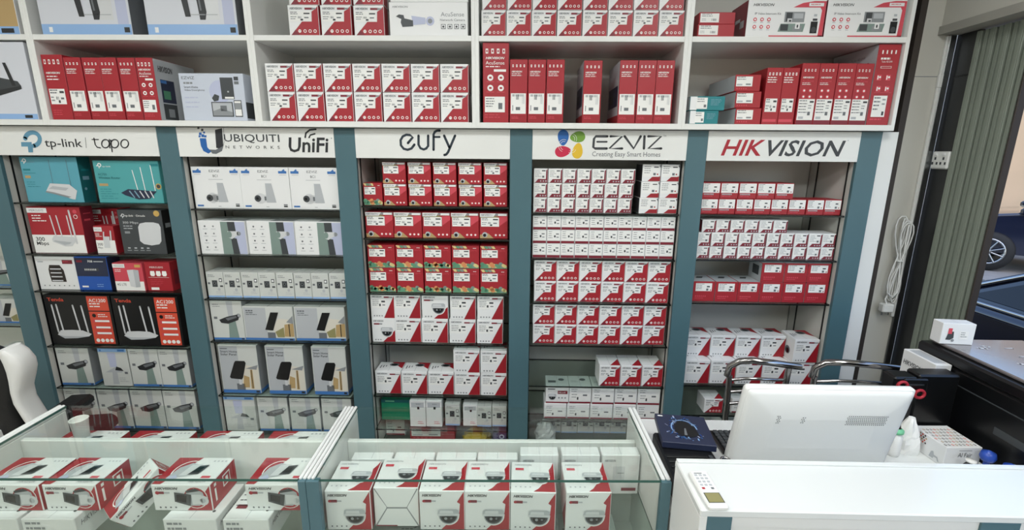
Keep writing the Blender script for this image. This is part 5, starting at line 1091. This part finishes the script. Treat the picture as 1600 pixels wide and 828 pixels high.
# tissue box, bag, blue earmuffs
carton('tissue_box', 'd_tissue', .118, .072, .128, (1.43, 1.44, ZW), math.radians(2), 'white patterned tissue box with camel drawing at right of the worktop', cat='box')
x_, y_ = 1.325, 1.465; bag('paper_bag', 'crumpled white bag left of the tissue box', (x_, y_, ZW), .036, .035, .125, 'paper', 9)
t = thing('green_bottle', 'small bottle with green collar and dark tip beside the monitor', 'bottle', (1.262, 1.44, ZW)); b = MB(); b.lathe([(.001, 0), (.018, 0), (.02, .01), (.02, .07), (.012, .085)], (0, 0, 0), 'paper', 16); b.build('body', t); b = MB(); b.lathe([(.014, .08), (.02, .084), (.02, .094), (.012, .1)], (0, 0, 0), 'mint', 16); b.build('collar', t); b = MB(); b.lathe([(.01, .1), (.007, .115), (.001, .135)], (0, 0, 0), 'plastic_black', 12); b.build('tip', t)
mat('blue_plastic', '#2b4fae', .35)
t = thing('blue_headset', 'blue round-headed earpieces standing by the black machine', 'headset', (1.5, 1.315, ZW)); b = MB()
b.lathe([(.001, .0), (.016, .004), (.021, .016), (.018, .032), (.001, .04)], (-.022, .03, .045), 'blue_plastic', 16); b.tube([(-.022, .03, .0), (-.022, .03, .05)], .008, 'blue_plastic', 8); b.build('earpiece', t)
b = MB(); b.lathe([(.001, .0), (.017, .004), (.022, .016), (.019, .032), (.001, .04)], (.008, -.015, .03), 'blue_plastic', 16); b.tube([(.008, -.015, .0), (.008, -.015, .035)], .008, 'blue_plastic', 8); b.build('earpiece', t)
b = MB(); b.tube([(-.02, .028, .03), (-.008, .004, .035), (.006, -.012, .03)], .006, 'paper', 8); b.build('bridge', t)
t = thing('wrist_watch', 'small black and white watch beside the blue earpieces', 'watch', (1.415, 1.325, ZW)); b = MB(); b.tube([(.022*math.cos(a), .006, .026+.024*math.sin(a)) for a in [2*math.pi*i/18 for i in range(19)]], .005, 'plastic_black', 8); b.build('strap', t); b = MB(); b.lathe([(.001, 0), (.014, 0), (.014, .005), (.001, .006)], (0, .006, .053), 'paper', 16); b.build('dial', t)
# device with red knobs
t = thing('label_printer', 'black desktop device with red knobs behind the monitor', 'device', (1.395, 1.545, ZW)); b = MB(); b.box(-.03, .11, -.03, .03, 0, .255, 'plastic_black', .006); b.box(-.11, -.03, -.03, .03, 0, .245, 'plastic_black', .006); b.build('body', t)
b = MB(); b.box(-.085, -.005, -.042, -.03, .19, .245, 'plastic_black', .004); b.box(-.07, -.02, -.044, -.042, .222, .227, 'steel'); b.build('feeder', t)
for x, z in ((-.098, .225), (-.035, .195)):
    b = MB(); b.tube([(x+.016*math.cos(a), -.05, z+.014*math.sin(a)) for a in [2*math.pi*i/16 for i in range(17)]], .005, 'hred', 8); b.build('knob', t)
# black machine with glossy lid, and what stands on or by it
t = thing('black_machine', 'large black office machine with glossy grey lid at right', 'machine', (0, 0, 0))
bx('body', t, 1.535, 1.9, 1.0, 1.735, 0, 1.075, 'plastic_black', .008); bx('top_frame', t, 1.53, 1.9, .995, 1.74, 1.0755, 1.117, 'plastic_black', .008)
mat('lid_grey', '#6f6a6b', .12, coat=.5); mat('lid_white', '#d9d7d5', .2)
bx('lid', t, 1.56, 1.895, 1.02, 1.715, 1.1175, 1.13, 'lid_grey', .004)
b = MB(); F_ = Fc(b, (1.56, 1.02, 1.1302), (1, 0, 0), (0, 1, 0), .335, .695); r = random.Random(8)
for i in range(26): x, y = r.uniform(.25, .7), r.uniform(.45, .9); F_.line([(x, y), (x+r.uniform(.03, .1), y+r.uniform(-.015, .02))], r.uniform(.004, .012), 'lid_white', 1)  # short white strokes scattered over the lid
b.build('lid_strokes', t); bx('side_grip', t, 1.5325, 1.5352, 1.06, 1.4, .93, .955, 'char', .001); bx('side_seam', t, 1.5335, 1.5352, 1.0, 1.73, 1.02, 1.024, 'char')
carton('small_box', 'd_smallwhite', .11, .08, .05, (1.602, 1.685, 1.1305), math.radians(-6), 'small white box with pictures standing on the black machine', cat='box')
carton('camera_box', 'd_sidebox', .056, .265, .145, (1.498, 1.65, ZW), 0, 'white box with dark slanted lettering beside the black machine', cat='box')

# ------------------------------------------------------------------ chairs
def tube_chair(label, loc, rz, w_):
    t = thing('chrome_chair', label, 'chair', loc, rz, 'chrome tube chairs behind the desk')
    h = w_/2; arcp = [(-h+.0, 0, .90), (-h+.005, -.004, .945), (-h+.04, -.014, .975), (-h*.4, -.035, .988), (h*.2, -.04, .984), (h*.75, -.03, .972), (h+.03, -.012, .958)]
    b = MB(); b.tube(arcp, .0135, 'chrome', 12); b.build('top_rail', t)
    for s, z in ((-1, .905), (1, .965)): b = MB(); b.tube([(s*(h-.01), -.008 if s > 0 else 0, z), (s*(h-.015), .0, .75), (s*(h-.02), .03, .46), (s*(h-.02), -.05, 0)], .012, 'chrome', 10); b.build('leg', t)
    for s in (-1, 1): b = MB(); b.tube([(s*(h-.02), .28, .44), (s*(h-.01), .31, 0)], .012, 'chrome', 10); b.build('leg', t)
    for z in (.90, .845, .79): b = MB(); b.tube([(-h+.012, 0, z-.02), (-h*.5, -.02, z), (0, -.03, z+.006), (h*.5, -.022, z), (h-.014, 0, z-.008)], .007, 'chrome', 8); b.build('back_bar', t)
    b = MB(); b.box(-h+.03, h-.03, .045, .3, .44, .49, 'leather_black', .02); b.build('seat', t)
    return t
tube_chair('chrome tube chair with open back, left of two behind the monitor', (.995, 1.84, 0), math.radians(-3), .25)
tube_chair('chrome tube chair with open back, right of two behind the monitor', (1.4, 1.83, 0), math.radians(-5), .36)
t = thing('gaming_chair', 'black and white gaming chair at far left behind the counter', 'chair', (-2.215, 1.70, 0), math.radians(10))
def rr(hw, hd, y0, z, n=16, x0=0): return [(x0+hw*(abs(math.cos(a))**.6)*(1 if math.cos(a) >= 0 else -1), y0+hd*(abs(math.sin(a))**.6)*(1 if math.sin(a) >= 0 else -1), z) for a in [2*math.pi*(i+.5)/n for i in range(n)]]
zs = [(.5, .19, .05), (.58, .2, .05), (.68, .19, .05), (.8, .185, .05), (.9, .215, .05), (.98, .235, .05), (1.04, .215, .045), (1.08, .15, .035), (1.1, .1, .02)]
b = MB(); b.loft([rr(hw, hd, (z-.5)*-.12+.0, z) for z, hw, hd in zs], 'leather_black'); b.build('backrest', t)
for s in (-1, 1):
    b = MB(); P = []
    for z, x, r_ in ((.5, .27, .034), (.58, .262, .034), (.66, .245, .03), (.74, .222, .026), (.82, .208, .024), (.87, .213, .027), (.92, .228, .042), (.96, .238, .052), (.995, .24, .055), (1.03, .232, .046), (1.055, .222, .02)): P.append(rr(r_*.66, .046, (z-.5)*-.12, z, 14, s*(x+.006)))
    b.loft(P, 'leather_white'); b.build('side_bolster', t)
    b = MB(); b.box(s*.28-.05, s*.28+.05, .0, .16, .69, .735, 'leather_black', .016); ar = b.build('armrest', t); bx('armrest_post', ar, s*.28-.02, s*.28+.02, .06, .11, .5, .692, 'plastic_black', .004); bx('armrest_bracket', ar, min(s*.2, s*.33), max(s*.2, s*.33), .08, .13, .47, .5, 'plastic_black', .004)
b = MB(); b.box(-.24, .24, .05, .42, .42, .5, 'leather_black', .04); b.build('seat', t)
b = MB(); b.box(-.13, .13, -.1, -.05, .52, .72, 'leather_white', .02); b.build('lumbar_pillow', t)
b = MB(); b.tube([(0, .18, .06), (0, .18, .43)], .03, 'chrome', 14); b.build('gas_lift', t)
for k in range(5):
    a = 2*math.pi*k/5; b = MB(); b.tube([(0, .18, .1), (.24*math.cos(a), .18+.24*math.sin(a), .075)], [.03, .018], 'plastic_black', 8); bl = b.build('base_leg', t); b = MB(); b.lathe([(.001, -.02), (.03, -.02), (.03, .02), (.001, .02)], (.24*math.cos(a), .18+.24*math.sin(a), .03), 'rubber', 14, 'x'); b.build('castor', bl)
